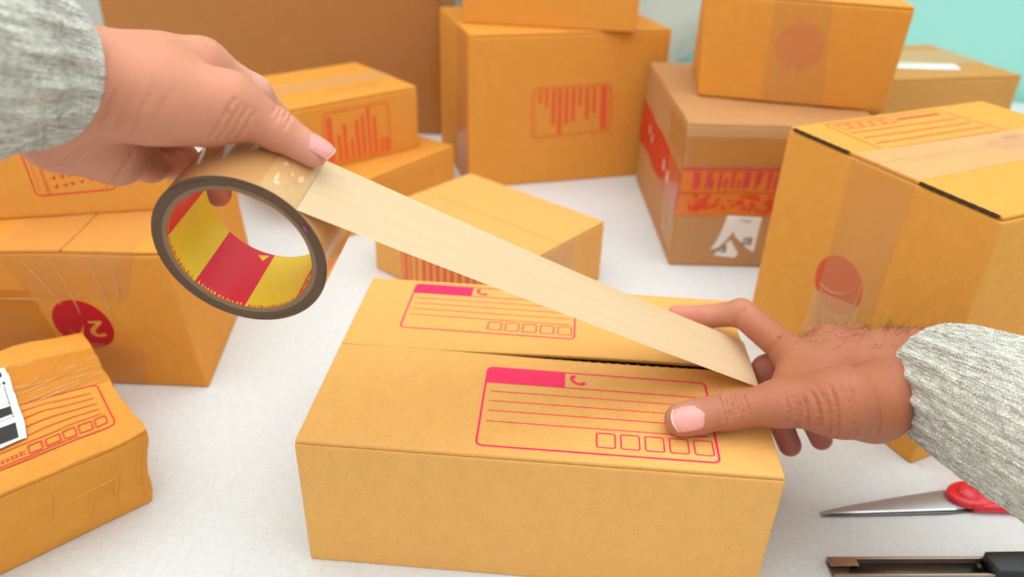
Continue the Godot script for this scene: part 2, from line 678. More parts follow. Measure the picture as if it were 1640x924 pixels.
# wavy flute of the board, seen in the open seam
func corrugation(k: Carton, seam: float, gap: float) -> void:
	var s := k.size
	var st := begin()
	var n := 240
	for i in n:
		var u0 := 0.42 + 0.58 * i / n
		var u1 := 0.42 + 0.58 * (i + 1) / n
		for e in [-1.0]:
			var y0 := s.y - 0.0016 + 0.0009 * sin(u0 * s.x * 900.0)
			var y1 := s.y - 0.0016 + 0.0009 * sin(u1 * s.x * 900.0)
			var za := s.z * seam - gap * 0.5
			var zb := s.z * seam - gap * 0.22
			var f := func(u, y, z): return k.P(u, y / s.y, z / s.z)
			quad(st, f.call(u0, y0, za), f.call(u1, y1, za), f.call(u1, y1, zb), f.call(u0, y0, zb), Vector3.UP)
			quad(st, f.call(u0, y0 - 0.0003, za), f.call(u1, y1 - 0.0003, za), f.call(u1, y1, za), f.call(u0, y0, za), Vector3(0, 0, 1))
	var o := obj("corrugated_edge", st, M.edge, k.node)
	o.set_meta("label", "wavy flute showing in the open seam")


# Printing: shapes in millimetres on a sheet of size mm, spread over the patch q of face (corners as (s, t): bottom-left, bottom-right, top-right, top-left).
class Sheet:
	var k: Carton
	var face := "top"
	var q := []
	var mm := Vector2.ONE
	var lift := 0.00015
	var st: SurfaceTool
	var out := Vector3.UP

	func at(x: float, y: float) -> Vector3:
		var a := x / mm.x
		var b := y / mm.y
		var p: Vector2 = (q[0] as Vector2).lerp(q[1], a).lerp((q[3] as Vector2).lerp(q[2], a), b)
		return k.on(face, p.x, p.y, lift)


func sheet(k: Carton, face: String, q: Array, mm: Vector2, lift := 0.00015) -> Sheet:
	var sh := Sheet.new()
	sh.k = k
	sh.face = face
	sh.q = q
	sh.mm = mm
	sh.lift = lift
	sh.st = begin()
	sh.out = k.out(face)
	return sh


func s_quad(sh: Sheet, a: Vector2, b: Vector2, c: Vector2, d: Vector2) -> void:
	quad(sh.st, sh.at(a.x, a.y), sh.at(b.x, b.y), sh.at(c.x, c.y), sh.at(d.x, d.y), sh.out)


func s_rect(sh: Sheet, x0: float, y0: float, x1: float, y1: float, n := 1) -> void:
	for i in n:
		var a := lerpf(x0, x1, float(i) / n)
		var b := lerpf(x0, x1, float(i + 1) / n)
		s_quad(sh, Vector2(a, y0), Vector2(b, y0), Vector2(b, y1), Vector2(a, y1))


func s_line(sh: Sheet, a: Vector2, b: Vector2, t: float, n := 8) -> void:
	var d := (b - a).normalized()
	var m := Vector2(-d.y, d.x) * t * 0.5
	for i in n:
		var p := a.lerp(b, float(i) / n)
		var r := a.lerp(b, float(i + 1) / n)
		s_quad(sh, p - m, r - m, r + m, p + m)


func s_path(sh: Sheet, pts: PackedVector2Array, t: float, closed := true) -> void:
	var n := pts.size()
	var off := []
	for i in n:
		var a := pts[(i + n - 1) % n] if closed or i > 0 else pts[i]
		var b := pts[(i + 1) % n] if closed or i < n - 1 else pts[i]
		var d := (b - a).normalized()
		off.append(Vector2(-d.y, d.x) * t * 0.5)
	for i in (n if closed else n - 1):
		var j := (i + 1) % n
		s_quad(sh, pts[i] - off[i], pts[j] - off[j], pts[j] + off[j], pts[i] + off[i])


func round_rect(x0: float, y0: float, x1: float, y1: float, r: float) -> PackedVector2Array:
	var p := PackedVector2Array()
	var c := [Vector2(x1 - r, y0 + r), Vector2(x1 - r, y1 - r), Vector2(x0 + r, y1 - r), Vector2(x0 + r, y0 + r)]
	for i in 4:
		var nxt: Vector2 = c[i] + Vector2.from_angle(-PI / 2 + i * PI / 2) * r
		if p.size() > 0:
			var from := p[p.size() - 1]
			for m in range(1, 6):
				p.append(from.lerp(nxt, m / 6.0))
		for j in 6:
			p.append(c[i] + Vector2.from_angle(-PI / 2 + i * PI / 2 + j * PI / 10) * r)
	var last := p[p.size() - 1]
	for m in range(1, 6):
		p.append(last.lerp(p[0], m / 6.0))
	return p


func s_fill(sh: Sheet, pts: PackedVector2Array) -> void:
	var t := Geometry2D.triangulate_polygon(pts)
	for i in range(0, t.size(), 3):
		tri(sh.st, sh.at(pts[t[i]].x, pts[t[i]].y), sh.at(pts[t[i + 1]].x, pts[t[i + 1]].y), sh.at(pts[t[i + 2]].x, pts[t[i + 2]].y), sh.out)


func s_disc(sh: Sheet, c: Vector2, r: Vector2, n := 40) -> void:
	var p := PackedVector2Array()
	for i in n:
		p.append(c + Vector2(cos(TAU * i / n) * r.x, sin(TAU * i / n) * r.y))
	s_fill(sh, p)


func s_text(sh: Sheet, text: String, at: Vector2, height: float, turn := 0.0, serif := false, wide := 1.0) -> void:
	var tm := TextMesh.new()
	tm.text = text
	var f := SystemFont.new()
	f.font_names = PackedStringArray(["Droid Serif" if serif else "Droid Sans"])
	f.font_weight = 700
	tm.font = f
	tm.font_size = 64
	tm.pixel_size = 0.01
	tm.depth = 0.0
	tm.curve_step = 2.0
	var arr := tm.get_mesh_arrays()
	var v: PackedVector3Array = arr[Mesh.ARRAY_VERTEX]
	var idx: PackedInt32Array = arr[Mesh.ARRAY_INDEX]
	var lo := Vector3.INF
	var hi := -Vector3.INF
	for p in v:
		lo = lo.min(p)
		hi = hi.max(p)
	var sc := height / maxf(hi.y - lo.y, 0.001)
	var mid := (lo + hi) / 2
	for i in range(0, idx.size(), 3):
		var w := []
		for j in 3:
			var p := v[idx[i + j]] - mid
			var e := Vector2(p.x * wide, p.y).rotated(turn) * sc + at
			w.append(sh.at(e.x, e.y))
		tri(sh.st, w[0], w[1], w[2], sh.out)


func s_done(sh: Sheet, called: String, mat: Material, parent: Node = null) -> MeshInstance3D:
	return obj(called, sh.st, mat, parent if parent else sh.k.node)


# a sheet of tape or paper lying on a face, with its own small thickness folded down at the rim
func patch(k: Carton, face: String, q: Array, lift: float, called: String, mat: Material, ripple := 0.0, parent: Node = null, n := 14) -> MeshInstance3D:
	var st := begin()
	var nz := FastNoiseLite.new()
	nz.seed = int(absf(q[0].x * 1000)) + 3
	nz.frequency = 1.0
	var out := k.out(face)
	var g := []
	for i in n + 1:
		var row := []
		for j in n + 1:
			var a := float(i) / n
			var b := float(j) / n
			var p: Vector2 = (q[0] as Vector2).lerp(q[1], a).lerp((q[3] as Vector2).lerp(q[2], a), b)
			var h := lift
			if ripple > 0.0 and i > 0 and j > 0 and i < n and j < n:
				h += ripple * maxf(0.0, nz.get_noise_2d(a * 9.0, b * 4.0) + 0.1)
			row.append([k.on(face, p.x, p.y, h), Vector2(a, b)])
		g.append(row)
	for i in n:
		for j in n:
			quad_uv(st, [g[i][j][0], g[i + 1][j][0], g[i + 1][j + 1][0], g[i][j + 1][0]], [g[i][j][1], g[i + 1][j][1], g[i + 1][j + 1][1], g[i][j + 1][1]], out)
	return obj(called, st, mat, parent if parent else k.node)


func V(a: float, b: float) -> Vector2:
	return Vector2(a, b)


# address form printed on the main carton's flaps
func address_form(k: Carton, q: Array, wob: float) -> void:
	var sh := sheet(k, "top", q, Vector2(150, 80))
	s_path(sh, round_rect(0, 0, 150, 80, 4), 1.4)
	s_line(sh, V(0, 63), V(150, 63), 1.1, 20)
	for y in [53.5, 43.5, 33.5, 23.0]:
		s_line(sh, V(4, y), V(146, y), 0.8, 20)
	s_done(sh, "form_lines", M.pink_ink)
	sh = sheet(k, "top", q, Vector2(150, 80), 0.00012)
	var head := PackedVector2Array([V(0, 63), V(54, 63), V(54, 80), V(4, 80), V(1.2, 78.8), V(0, 76)])
	s_fill(sh, head)
	s_done(sh, "form_header", M.pink_ink)
	# handset symbol
	sh = sheet(k, "top", q, Vector2(150, 80), 0.00018)
	var c := V(62.0, 72.0)
	var arc := PackedVector2Array()
	for i in 11:
		var u := i / 10.0
		arc.append(c + V(-3.4, 4.2).lerp(V(-4.0, -4.2), u).lerp(V(-4.0, -4.2).lerp(V(4.6, -4.4), u), u))
	s_path(sh, arc, 2.3, false)
	s_disc(sh, c + V(-2.3, 4.0), V(1.9, 1.7), 14)
	s_disc(sh, c + V(4.4, -3.2), V(1.9, 1.8), 14)
	s_done(sh, "handset_symbol", M.pink_ink)
	for i in 5:
		sh = sheet(k, "top", q, Vector2(150, 80), 0.00016)
		var x := 75.0 + i * 15.2
		s_path(sh, round_rect(x, 6, x + 11.5, 19, 1.2), 0.95)
		s_done(sh, "form_box", M.pink_ink)


func build_cartons() -> void:
	var g := "cartons stacked around the packing table"
	# 1 main carton
	var k := carton("central cardboard box being sealed with tape, two pink address forms on its lid", g, [Vector3(-0.1317, 0.0000, -0.3612), Vector3(0.1678, 0.0000, -0.3432), Vector3(0.1804, 0.0000, -0.5523), Vector3(-0.1192, 0.0000, -0.5703), Vector3(-0.1317, 0.1058, -0.3612), Vector3(0.1678, 0.1058, -0.3432), Vector3(0.1804, 0.1058, -0.5523), Vector3(-0.1192, 0.1058, -0.5703)], M.kraft, {"seam": 0.512, "gap0": 0.0002, "gap1": 0.0068, "n": 4, "bow": 0.0018, "hollow": true})
	address_form(k, [V(0.374, 0.04), V(0.873, 0.04), V(0.878, 0.417), V(0.372, 0.427)], 1.0)
	address_form(k, [V(0.130, 0.640), V(0.574, 0.632), V(0.578, 0.960), V(0.132, 0.966)], 1.0)

	# 2 large carton at the right
	k = carton("large cardboard box at right, clear tape over a red round stamp on its side", g, [Vector3(0.2405, 0.0000, -0.6643), Vector3(0.3301, 0.0000, -0.4770), Vector3(0.5556, 0.0000, -0.5850), Vector3(0.4660, 0.0000, -0.7722), Vector3(0.2405, 0.2204, -0.6643), Vector3(0.3301, 0.2204, -0.4770), Vector3(0.5556, 0.2204, -0.5850), Vector3(0.4660, 0.2204, -0.7722)], M.kraft_deep, {"seam": 0.47, "axis": "u", "n": 3, "inset": 0.0012})
	right_details(k)

	# 3 brown taped carton
	k = carton("brown cardboard box wrapped in a red printed sealing tape, under another box", g, [Vector3(0.1859, 0.0000, -0.8115), Vector3(0.4058, 0.0000, -0.8160), Vector3(0.4003, 0.0000, -1.0890), Vector3(0.1804, 0.0000, -1.0845), Vector3(0.1859, 0.1744, -0.8115), Vector3(0.4058, 0.1744, -0.8160), Vector3(0.4003, 0.1744, -1.0890), Vector3(0.1804, 0.1744, -1.0845)], M.kraft_brown, {"n": 14, "crumple": 0.0035, "freq": 9.0, "seed": 4})
	brown_details(k)

	# 4 carton on the brown one
	k = carton("cardboard box resting on the red-taped brown box, faded round stamp under clear tape", g, [Vector3(0.2145, 0.1759, -0.9158), Vector3(0.4201, 0.1759, -0.8719), Vector3(0.4416, 0.1759, -1.0204), Vector3(0.2359, 0.1759, -1.0643), Vector3(0.2050, 0.2939, -0.9148), Vector3(0.4152, 0.2939, -0.8542), Vector3(0.4416, 0.2939, -1.0204), Vector3(0.2359, 0.2939, -1.0643)], M.kraft_orange, {"seam": 0.48, "axis": "u", "n": 12})
	patch(k, "front", [V(0.34, 0.01), V(0.68, 0.01), V(0.62, 0.995), V(0.35, 0.995)], 0.0004, "clear_tape", M.clear_tape, 0.0006)
	patch(k, "top", [V(0.35, 0.0), V(0.62, 0.0), V(0.62, 0.9), V(0.35, 0.9)], 0.0004, "clear_tape", M.clear_tape, 0.0)
	round_stamp(k, V(0.505, 0.56), 0.026, M.faded_ink, "")
	ridges(k, "front", [[V(0.46, 0.62), V(0.42, 0.30), V(0.37, 0.06)], [V(0.52, 0.55), V(0.47, 0.28), V(0.43, 0.05)], [V(0.55, 0.35), V(0.56, 0.18), V(0.555, 0.08)]], 0.0009)

	# 5 behind at the far right
	k = carton("tan cardboard box at far right by the teal wall, pale label on top", g, [Vector3(0.4988, 0.0000, -1.0493), Vector3(0.7123, 0.0000, -1.1025), Vector3(0.6654, 0.0000, -1.2903), Vector3(0.4520, 0.0000, -1.2370), Vector3(0.4988, 0.1695, -1.0493), Vector3(0.7123, 0.1695, -1.1025), Vector3(0.6654, 0.1695, -1.2903), Vector3(0.4520, 0.1695, -1.2370)], board_mat(Color(0.83, 0.60, 0.33)), {"n": 8, "crumple": 0.002, "freq": 8.0})
	patch(k, "top", [V(0.05, 0.36), V(0.66, 0.18), V(0.74, 0.34), V(0.05, 0.58)], 0.0005, "shipping_label", M.white_paper)
	patch(k, "top", [V(0.02, 0.62), V(0.45, 0.62), V(0.45, 0.80), V(0.02, 0.80)], 0.0005, "shipping_label", M.white_paper)
	patch(k, "top", [V(0.0, 0.35), V(1.0, 0.35), V(1.0, 0.78), V(0.0, 0.78)], 0.0009, "clear_tape", M.hazy_tape, 0.0008)

	# 6 tall centre carton and 7 the one on it
	k = carton("tall orange cardboard box at back centre with a red barcode print on its front", g, [Vector3(-0.0669, 0.0000, -1.0253), Vector3(0.2110, 0.0000, -1.1093), Vector3(0.1530, 0.0000, -1.3014), Vector3(-0.1250, 0.0000, -1.2173), Vector3(-0.0669, 0.2146, -1.0253), Vector3(0.2110, 0.2146, -1.1093), Vector3(0.1530, 0.2146, -1.3014), Vector3(-0.1250, 0.2146, -1.2173)], M.kraft_orange, {"n": 2, "axis": "u"})
	bar_print(k, "front", [V(0.312, 0.325), V(0.728, 0.345), V(0.712, 0.662), V(0.309, 0.650)], [[0.10, 0.28, 1.6], [0.18, 0.36, 2.0], [0.265, 0.78, 2.4], [0.345, 1.0, 2.6], [0.43, 0.80, 2.4], [0.515, 0.74, 2.4], [0.60, 0.42, 2.2], [0.69, 0.72, 2.4], [0.78, 0.60, 2.4], [0.90, 0.98, 4.0]], true, M.orange_ink)
	patch(k, "left", [V(0.05, 0.02), V(0.36, 0.02), V(0.36, 0.99), V(0.05, 0.99)], 0.0004, "clear_tape", M.clear_tape, 0.0005)
	k = carton("orange cardboard box lying on top of the tall box at back centre", g, [Vector3(-0.0815, 0.2146, -1.1002), Vector3(0.1557, 0.2146, -1.0731), Vector3(0.1739, 0.2146, -1.2321), Vector3(-0.0634, 0.2146, -1.2592), Vector3(-0.0815, 0.3346, -1.1002), Vector3(0.1557, 0.3346, -1.0731), Vector3(0.1739, 0.3346, -1.2321), Vector3(-0.0634, 0.3346, -1.2592)], M.kraft_orange, {"n": 2})

	# 8 big brown carton behind
	k = carton("very large dull brown cardboard box standing upright behind the left hand", g, [Vector3(-0.6650, 0.0000, -1.2579), Vector3(-0.1287, 0.0000, -1.2579), Vector3(-0.1287, 0.0000, -1.5579), Vector3(-0.6650, 0.0000, -1.5579), Vector3(-0.6650, 0.5000, -1.2579), Vector3(-0.1287, 0.5000, -1.2579), Vector3(-0.1287, 0.5000, -1.5579), Vector3(-0.6650, 0.5000, -1.5579)], M.big_brown, {"n": 3})
	patch(k, "front", [V(0.385, 0.0), V(0.485, 0.0), V(0.485, 0.235), V(0.385, 0.235)], 0.0004, "packing_tape", M.amber_tape)
	patch(k, "front", [V(0.965, 0.03), V(0.998, 0.03), V(0.998, 0.30), V(0.965, 0.30)], 0.0004, "packing_tape", M.amber_tape)

	# 9, 10 pair behind the tape
	k = carton("low cardboard box lying under the barcode-printed box left of the centre", g, [Vector3(-0.2050, 0.0000, -0.8568), Vector3(-0.0868, 0.0000, -1.0229), Vector3(-0.2905, 0.0000, -1.1679), Vector3(-0.4087, 0.0000, -1.0018), Vector3(-0.2050, 0.0652, -0.8568), Vector3(-0.0868, 0.0652, -1.0229), Vector3(-0.2905, 0.0652, -1.1679), Vector3(-0.4087, 0.0652, -1.0018)], M.kraft_orange, {"n": 2})
	k = carton("cardboard box with a red barcode print beside the left thumb, on a lower box", g, [Vector3(-0.2993, 0.0652, -0.8635), Vector3(-0.1345, 0.0652, -1.0093), Vector3(-0.2387, 0.0652, -1.1271), Vector3(-0.4035, 0.0652, -0.9813), Vector3(-0.2993, 0.1502, -0.8635), Vector3(-0.1345, 0.1502, -1.0093), Vector3(-0.2387, 0.1502, -1.1271), Vector3(-0.4035, 0.1502, -0.9813)], M.kraft_orange, {"n": 2, "axis": "w", "seam": 0.5})
	bar_print(k, "front", [V(0.365, 0.075), V(0.799, 0.072), V(0.794, 0.841), V(0.359, 0.847)], [[0.09, 0.95, 3.6], [0.21, 0.55, 2.4], [0.30, 0.75, 2.6], [0.40, 0.42, 2.2], [0.49, 0.78, 2.6], [0.58, 0.86, 2.4], [0.67, 1.0, 2.4], [0.76, 0.78, 2.6], [0.86, 0.30, 2.4], [0.94, 0.28, 3.0]], false, M.orange_ink)
	patch(k, "top", [V(0.0, 0.38), V(1.0, 0.38), V(1.0, 0.62), V(0.0, 0.62)], 0.0004, "clear_tape", M.hazy_tape, 0.0003)
	var sh := sheet(k, "top", [V(0.45, 0.2), V(0.9, 0.2), V(0.9, 0.36), V(0.45, 0.36)], Vector2(80, 20))
	for y in [3.0, 8.0, 13.0]:
		s_line(sh, V(2, y), V(78, y), 1.0)
	s_done(sh, "form_lines", M.faded_ink)

	# 11 small carton behind the main one
	k = carton("small cardboard box just behind the central box, striped red print under the tape", g, [Vector3(-0.1580, 0.0000, -0.7787), Vector3(-0.0010, 0.0000, -0.6486), Vector3(0.0999, 0.0000, -0.7703), Vector3(-0.0572, 0.0000, -0.9004), Vector3(-0.1580, 0.0741, -0.7787), Vector3(-0.0010, 0.0741, -0.6486), Vector3(0.0999, 0.0741, -0.7703), Vector3(-0.0572, 0.0741, -0.9004)], M.kraft, {"n": 2, "axis": "w", "seam": 0.5})
	bar_print(k, "front", [V(0.225, 0.04), V(0.80, 0.04), V(0.80, 0.80), V(0.225, 0.80)], [[0.06, 1.0, 1.6], [0.12, 1.0, 1.2], [0.20, 1.0, 1.4], [0.30, 0.95, 2.6], [0.39, 0.95, 2.6], [0.48, 0.98, 2.6], [0.57, 0.95, 2.6], [0.66, 0.9, 2.6], [0.75, 0.95, 2.6], [0.85, 0.95, 2.6], [0.93, 1.0, 2.0]], false, M.orange_ink)
	patch(k, "right", [V(0.33, 0.02), V(0.66, 0.02), V(0.66, 0.99), V(0.33, 0.99)], 0.0004, "clear_tape", M.hazy_tape, 0.0004)

	# 12 left carton with the red disc, 13 the one on it
	k = carton("large cardboard box at left with a dark red disc behind wrinkled clear tape", g, [Vector3(-0.5678, -0.0000, -0.5500), Vector3(-0.2678, 0.0000, -0.5461), Vector3(-0.2910, 0.0000, -0.7584), Vector3(-0.5910, -0.0000, -0.7624), Vector3(-0.5820, 0.1370, -0.5256), Vector3(-0.2826, 0.1370, -0.5446), Vector3(-0.2990, 0.1370, -0.7584), Vector3(-0.5910, 0.1370, -0.7624)], M.kraft_orange, {"n": 14, "axis": "u", "seam": 0.733, "gap0": 0.0014, "gap1": 0.0014, "crumple": 0.002, "freq": 7.0})
	round_stamp(k, V(0.703, 0.475), 0.0245, M.dark_red, "2A")
	patch(k, "front", [V(0.575, -0.0), V(0.812, 0.0), V(0.845, 0.30), V(0.64, 0.36)], 0.0007, "clear_tape", M.clear_tape, 0.0010)
	patch(k, "front", [V(0.60, 0.66), V(0.86, 0.66), V(0.93, 0.995), V(0.56, 0.995)], 0.0005, "clear_tape", M.clear_tape, 0.0010)
	patch(k, "front", [V(0.40, 0.05), V(0.62, 0.05), V(0.60, 0.72), V(0.40, 0.74)], 0.0004, "clear_tape", M.amber_tape, 0.0004)
	patch(k, "top", [V(0.56, 0.0), V(0.93, 0.0), V(0.95, 0.55), V(0.56, 0.55)], 0.0005, "clear_tape", M.clear_tape, 0.0003)
	ridges(k, "front", [[V(0.70, 0.95), V(0.715, 0.75), V(0.71, 0.55)], [V(0.80, 0.92), V(0.81, 0.7), V(0.79, 0.5)], [V(0.62, 0.93), V(0.655, 0.80), V(0.67, 0.62)], [V(0.86, 0.9), V(0.85, 0.76), V(0.83, 0.62)], [V(0.5, 0.66), V(0.56, 0.67), V(0.63, 0.655)]], 0.0010)
	k = carton("cardboard box below the left sleeve, red form print on its side", g, [Vector3(-0.5591, 0.1370, -0.5619), Vector3(-0.3069, 0.1370, -0.6253), Vector3(-0.3484, 0.1370, -0.7901), Vector3(-0.6005, 0.1370, -0.7268), Vector3(-0.5591, 0.2370, -0.5619), Vector3(-0.3069, 0.2370, -0.6253), Vector3(-0.3484, 0.2370, -0.7901), Vector3(-0.6005, 0.2370, -0.7268)], M.kraft_deep, {"n": 2})
	sh = sheet(k, "front", [V(0.599, 0.20), V(0.842, 0.225), V(0.842, 0.80), V(0.585, 0.80)], Vector2(64, 50))
	s_path(sh, round_rect(0, 0, 64, 50, 4), 1.1)
	s_line(sh, V(4, 3), V(4, 48), 0.4)
	s_line(sh, V(9.5, 1), V(9.5, 49), 0.6)
	s_line(sh, V(11, 1), V(11, 49), 0.6)
	s_line(sh, V(57, 1), V(57, 49), 0.6)
	s_done(sh, "form_lines", M.red_ink)
	sh = sheet(k, "front", [V(0.599, 0.20), V(0.842, 0.225), V(0.842, 0.80), V(0.585, 0.80)], Vector2(64, 50), 0.0002)
	var r := RandomNumberGenerator.new()
	r.seed = 5
	for col in [17.0, 24.0, 30.0, 38.0, 46.0]:
		for i in 7:
			var y: float = 2.0 + i * 6.5 + (col * 0.13)
			s_line(sh, V(col, y), V(col + r.randf_range(1.5, 3.0), y + r.randf_range(2.0, 4.0)), 1.0, 1)
			s_line(sh, V(col - 1.5, y + 2), V(col + 2.5, y + 1.6), 0.8, 1)
	s_done(sh, "form_writing", M.red_ink).set_meta("kind", "stuff")

	# 14 crumpled carton at the lower left
	k = carton("crumpled orange cardboard box at lower left with white barcode label and loose tape", g, [Vector3(-0.4456, 0.0000, -0.2267), Vector3(-0.2600, 0.0000, -0.4088), Vector3(-0.3549, 0.0000, -0.5262), Vector3(-0.5806, 0.0000, -0.3971), Vector3(-0.4327, 0.0700, -0.2209), Vector3(-0.2503, 0.0700, -0.4063), Vector3(-0.3549, 0.0700, -0.5262), Vector3(-0.5806, 0.0700, -0.3971)], M.kraft_orange, {"n": 22, "crumple": 0.0036, "freq": 15.0, "seed": 9, "axis": "w", "seam": 0.62})
	leftfront_details(k)


# a printed round mark, drawn as a disc with an optional size code upside down
func round_stamp(k: Carton, c: Vector2, r: float, mat: Material, text: String) -> void:
	var half := Vector2(r / k.size.x, r / k.size.y)
	var q := [c - half, c + Vector2(half.x, -half.y), c + half, c + Vector2(-half.x, half.y)]
	var sh := sheet(k, "front", q, Vector2(50, 50), 0.00018)
	s_disc(sh, V(25, 25), V(25, 25))
	var o := s_done(sh, "round_stamp", mat)
	if text != "":
		sh = sheet(k, "front", q, Vector2(50, 50), 0.0003)
		s_text(sh, text, V(25, 21), 17.0, PI, false, 1.3)
		s_done(sh, "stamp_lettering", M.kraft_orange, o)


func bar_print(k: Carton, face: String, q: Array, bars: Array, hang: bool, mat: Material) -> void:
	var sh := sheet(k, face, q, Vector2(100, 62))
	s_path(sh, round_rect(0, 0, 100, 62, 8), 1.6)
	s_line(sh, V(4, 3), V(4, 59), 0.8)
	s_line(sh, V(96, 3), V(96, 59), 0.8)
	s_done(sh, "print_frame", mat)
	for b in bars:
		sh = sheet(k, face, q, Vector2(100, 62), 0.0002)
		var x: float = b[0] * 100.0
		var h: float = b[1] * 58.0
		if hang:
			s_rect(sh, x - b[2], 60 - h, x + b[2], 60)
		else:
			s_rect(sh, x - b[2], 2, x + b[2], 2 + h)
		s_done(sh, "printed_bar", mat)


# thin raised creases in the tape film
func ridges(k: Carton, face: String, lines: Array, r: float) -> void:
	for l in lines:
		var st := begin()
		var pts := PackedVector3Array()
		var rad := PackedFloat32Array()
		var n := 14
		for i in n + 1:
			var t := float(i) / n
			var p: Vector2 = (l[0] as Vector2).lerp(l[1], t).lerp((l[1] as Vector2).lerp(l[2], t), t)
			pts.append(k.on(face, p.x, p.y, 0.0006))
			rad.append(r * (0.25 + 0.75 * sin(PI * t)))
		tube(st, pts, rad, 6)
		obj("tape_crease", st, M.hazy_tape, k.node)


func right_details(k: Carton) -> void:
	# printed form on the lid
	var q := [V(0.05, 0.13), V(0.05, 0.72), V(0.46, 0.75), V(0.46, 0.115)]
	var sh := sheet(k, "top", [V(0.035, 0.135), V(0.045, 0.70), V(0.50, 0.74), V(0.50, 0.12)], Vector2(150, 80))
	s_path(sh, round_rect(0, 0, 150, 80, 4), 1.5)
	for i in 4:
		s_line(sh, V(6 + i * 1.0, 22 + i * 11.5), V(142, 22 + i * 11.5), 2.0)
	for i in 5:
		s_path(sh, round_rect(8 + i * 14, 4, 19 + i * 14, 14, 1), 1.6)
	s_done(sh, "form_lines", M.orange_ink)
	sh = sheet(k, "top", [V(0.035, 0.135), V(0.045, 0.70), V(0.50, 0.74), V(0.50, 0.12)], Vector2(150, 80), 0.0002)
	for i in 16:
		s_rect(sh, 82 + i * 3.6, 6.5, 84.6 + i * 3.6, 10.5)
	for i in 4:
		s_rect(sh, 128 + i * 4.0, 66, 130.6 + i * 4.0, 71)
	s_done(sh, "form_writing", M.red_ink).set_meta("kind", "stuff")
	sh = sheet(k, "top", [V(0.44, 0.53), V(0.44, 0.72), V(0.54, 0.72), V(0.54, 0.53)], Vector2(10, 10), 0.0002)
	s_rect(sh, 0, 0, 10, 10)
	s_done(sh, "form_header", M.faded_ink)
	# tape over the lid and down the side
	patch(k, "top", [V(0.36, 0.0), V(0.66, 0.0), V(0.645, 1.0), V(0.385, 1.0)], 0.0005, "clear_tape", M.hazy_tape, 0.0006)
	patch(k, "front", [V(0.37, 0.18), V(0.64, 0.30), V(0.66, 1.0), V(0.36, 1.0)], 0.0005, "clear_tape", M.clear_tape, 0.0005)
	patch(k, "front", [V(0.335, 0.16), V(0.60, 0.22), V(0.585, 0.46), V(0.345, 0.42)], 0.0010, "clear_tape", M.hazy_tape, 0.0012)
	round_stamp(k, V(0.452, 0.492), 0.026, flat_mat(Color(0.83, 0.33, 0.18), 0.6), "")
	ridges(k, "front", [[V(0.36, 0.46), V(0.46, 0.42), V(0.54, 0.52)], [V(0.38, 0.44), V(0.40, 0.34), V(0.42, 0.22)], [V(0.56, 0.55), V(0.57, 0.40), V(0.50, 0.28)], [V(0.44, 0.40), V(0.46, 0.32), V(0.47, 0.20)]], 0.0011)
	# dark corrugated edge of the lid along the near side
	for seg in [[0.03, 0.34], [0.67, 0.985]]:
		var st := begin()
		var n := 70
		var s := k.size
		for i in n:
			var u0 := lerpf(seg[0], seg[1], float(i) / n)
			var u1 := lerpf(seg[0], seg[1], float(i + 1) / n)
			var a := 0.0004 * sin(i * 1.9) + 0.0003 * sin(i * 0.7)
			var b := 0.0004 * sin((i + 1) * 1.9) + 0.0003 * sin((i + 1) * 0.7)
			var f := func(u, y, z): return k.P(u, (s.y + y * 0.75) / s.y, z * 0.8 / s.z)
			quad(st, f.call(u0, -0.0024 - a, -0.0010), f.call(u1, -0.0024 - b, -0.0010), f.call(u1, -0.0002 + b, -0.0009), f.call(u0, -0.0002 + a, -0.0009), k.out("front"))
			quad(st, f.call(u0, -0.0002 + a, -0.0009), f.call(u1, -0.0002 + b, -0.0009), f.call(u1, 0.0004, 0.0013 + b), f.call(u0, 0.0004, 0.0013 + a), Vector3.UP)
		var o := obj("corrugated_edge", st, M.dark_gap, k.node)
		o.set_meta("label", "dark open corrugated edge of the lid")


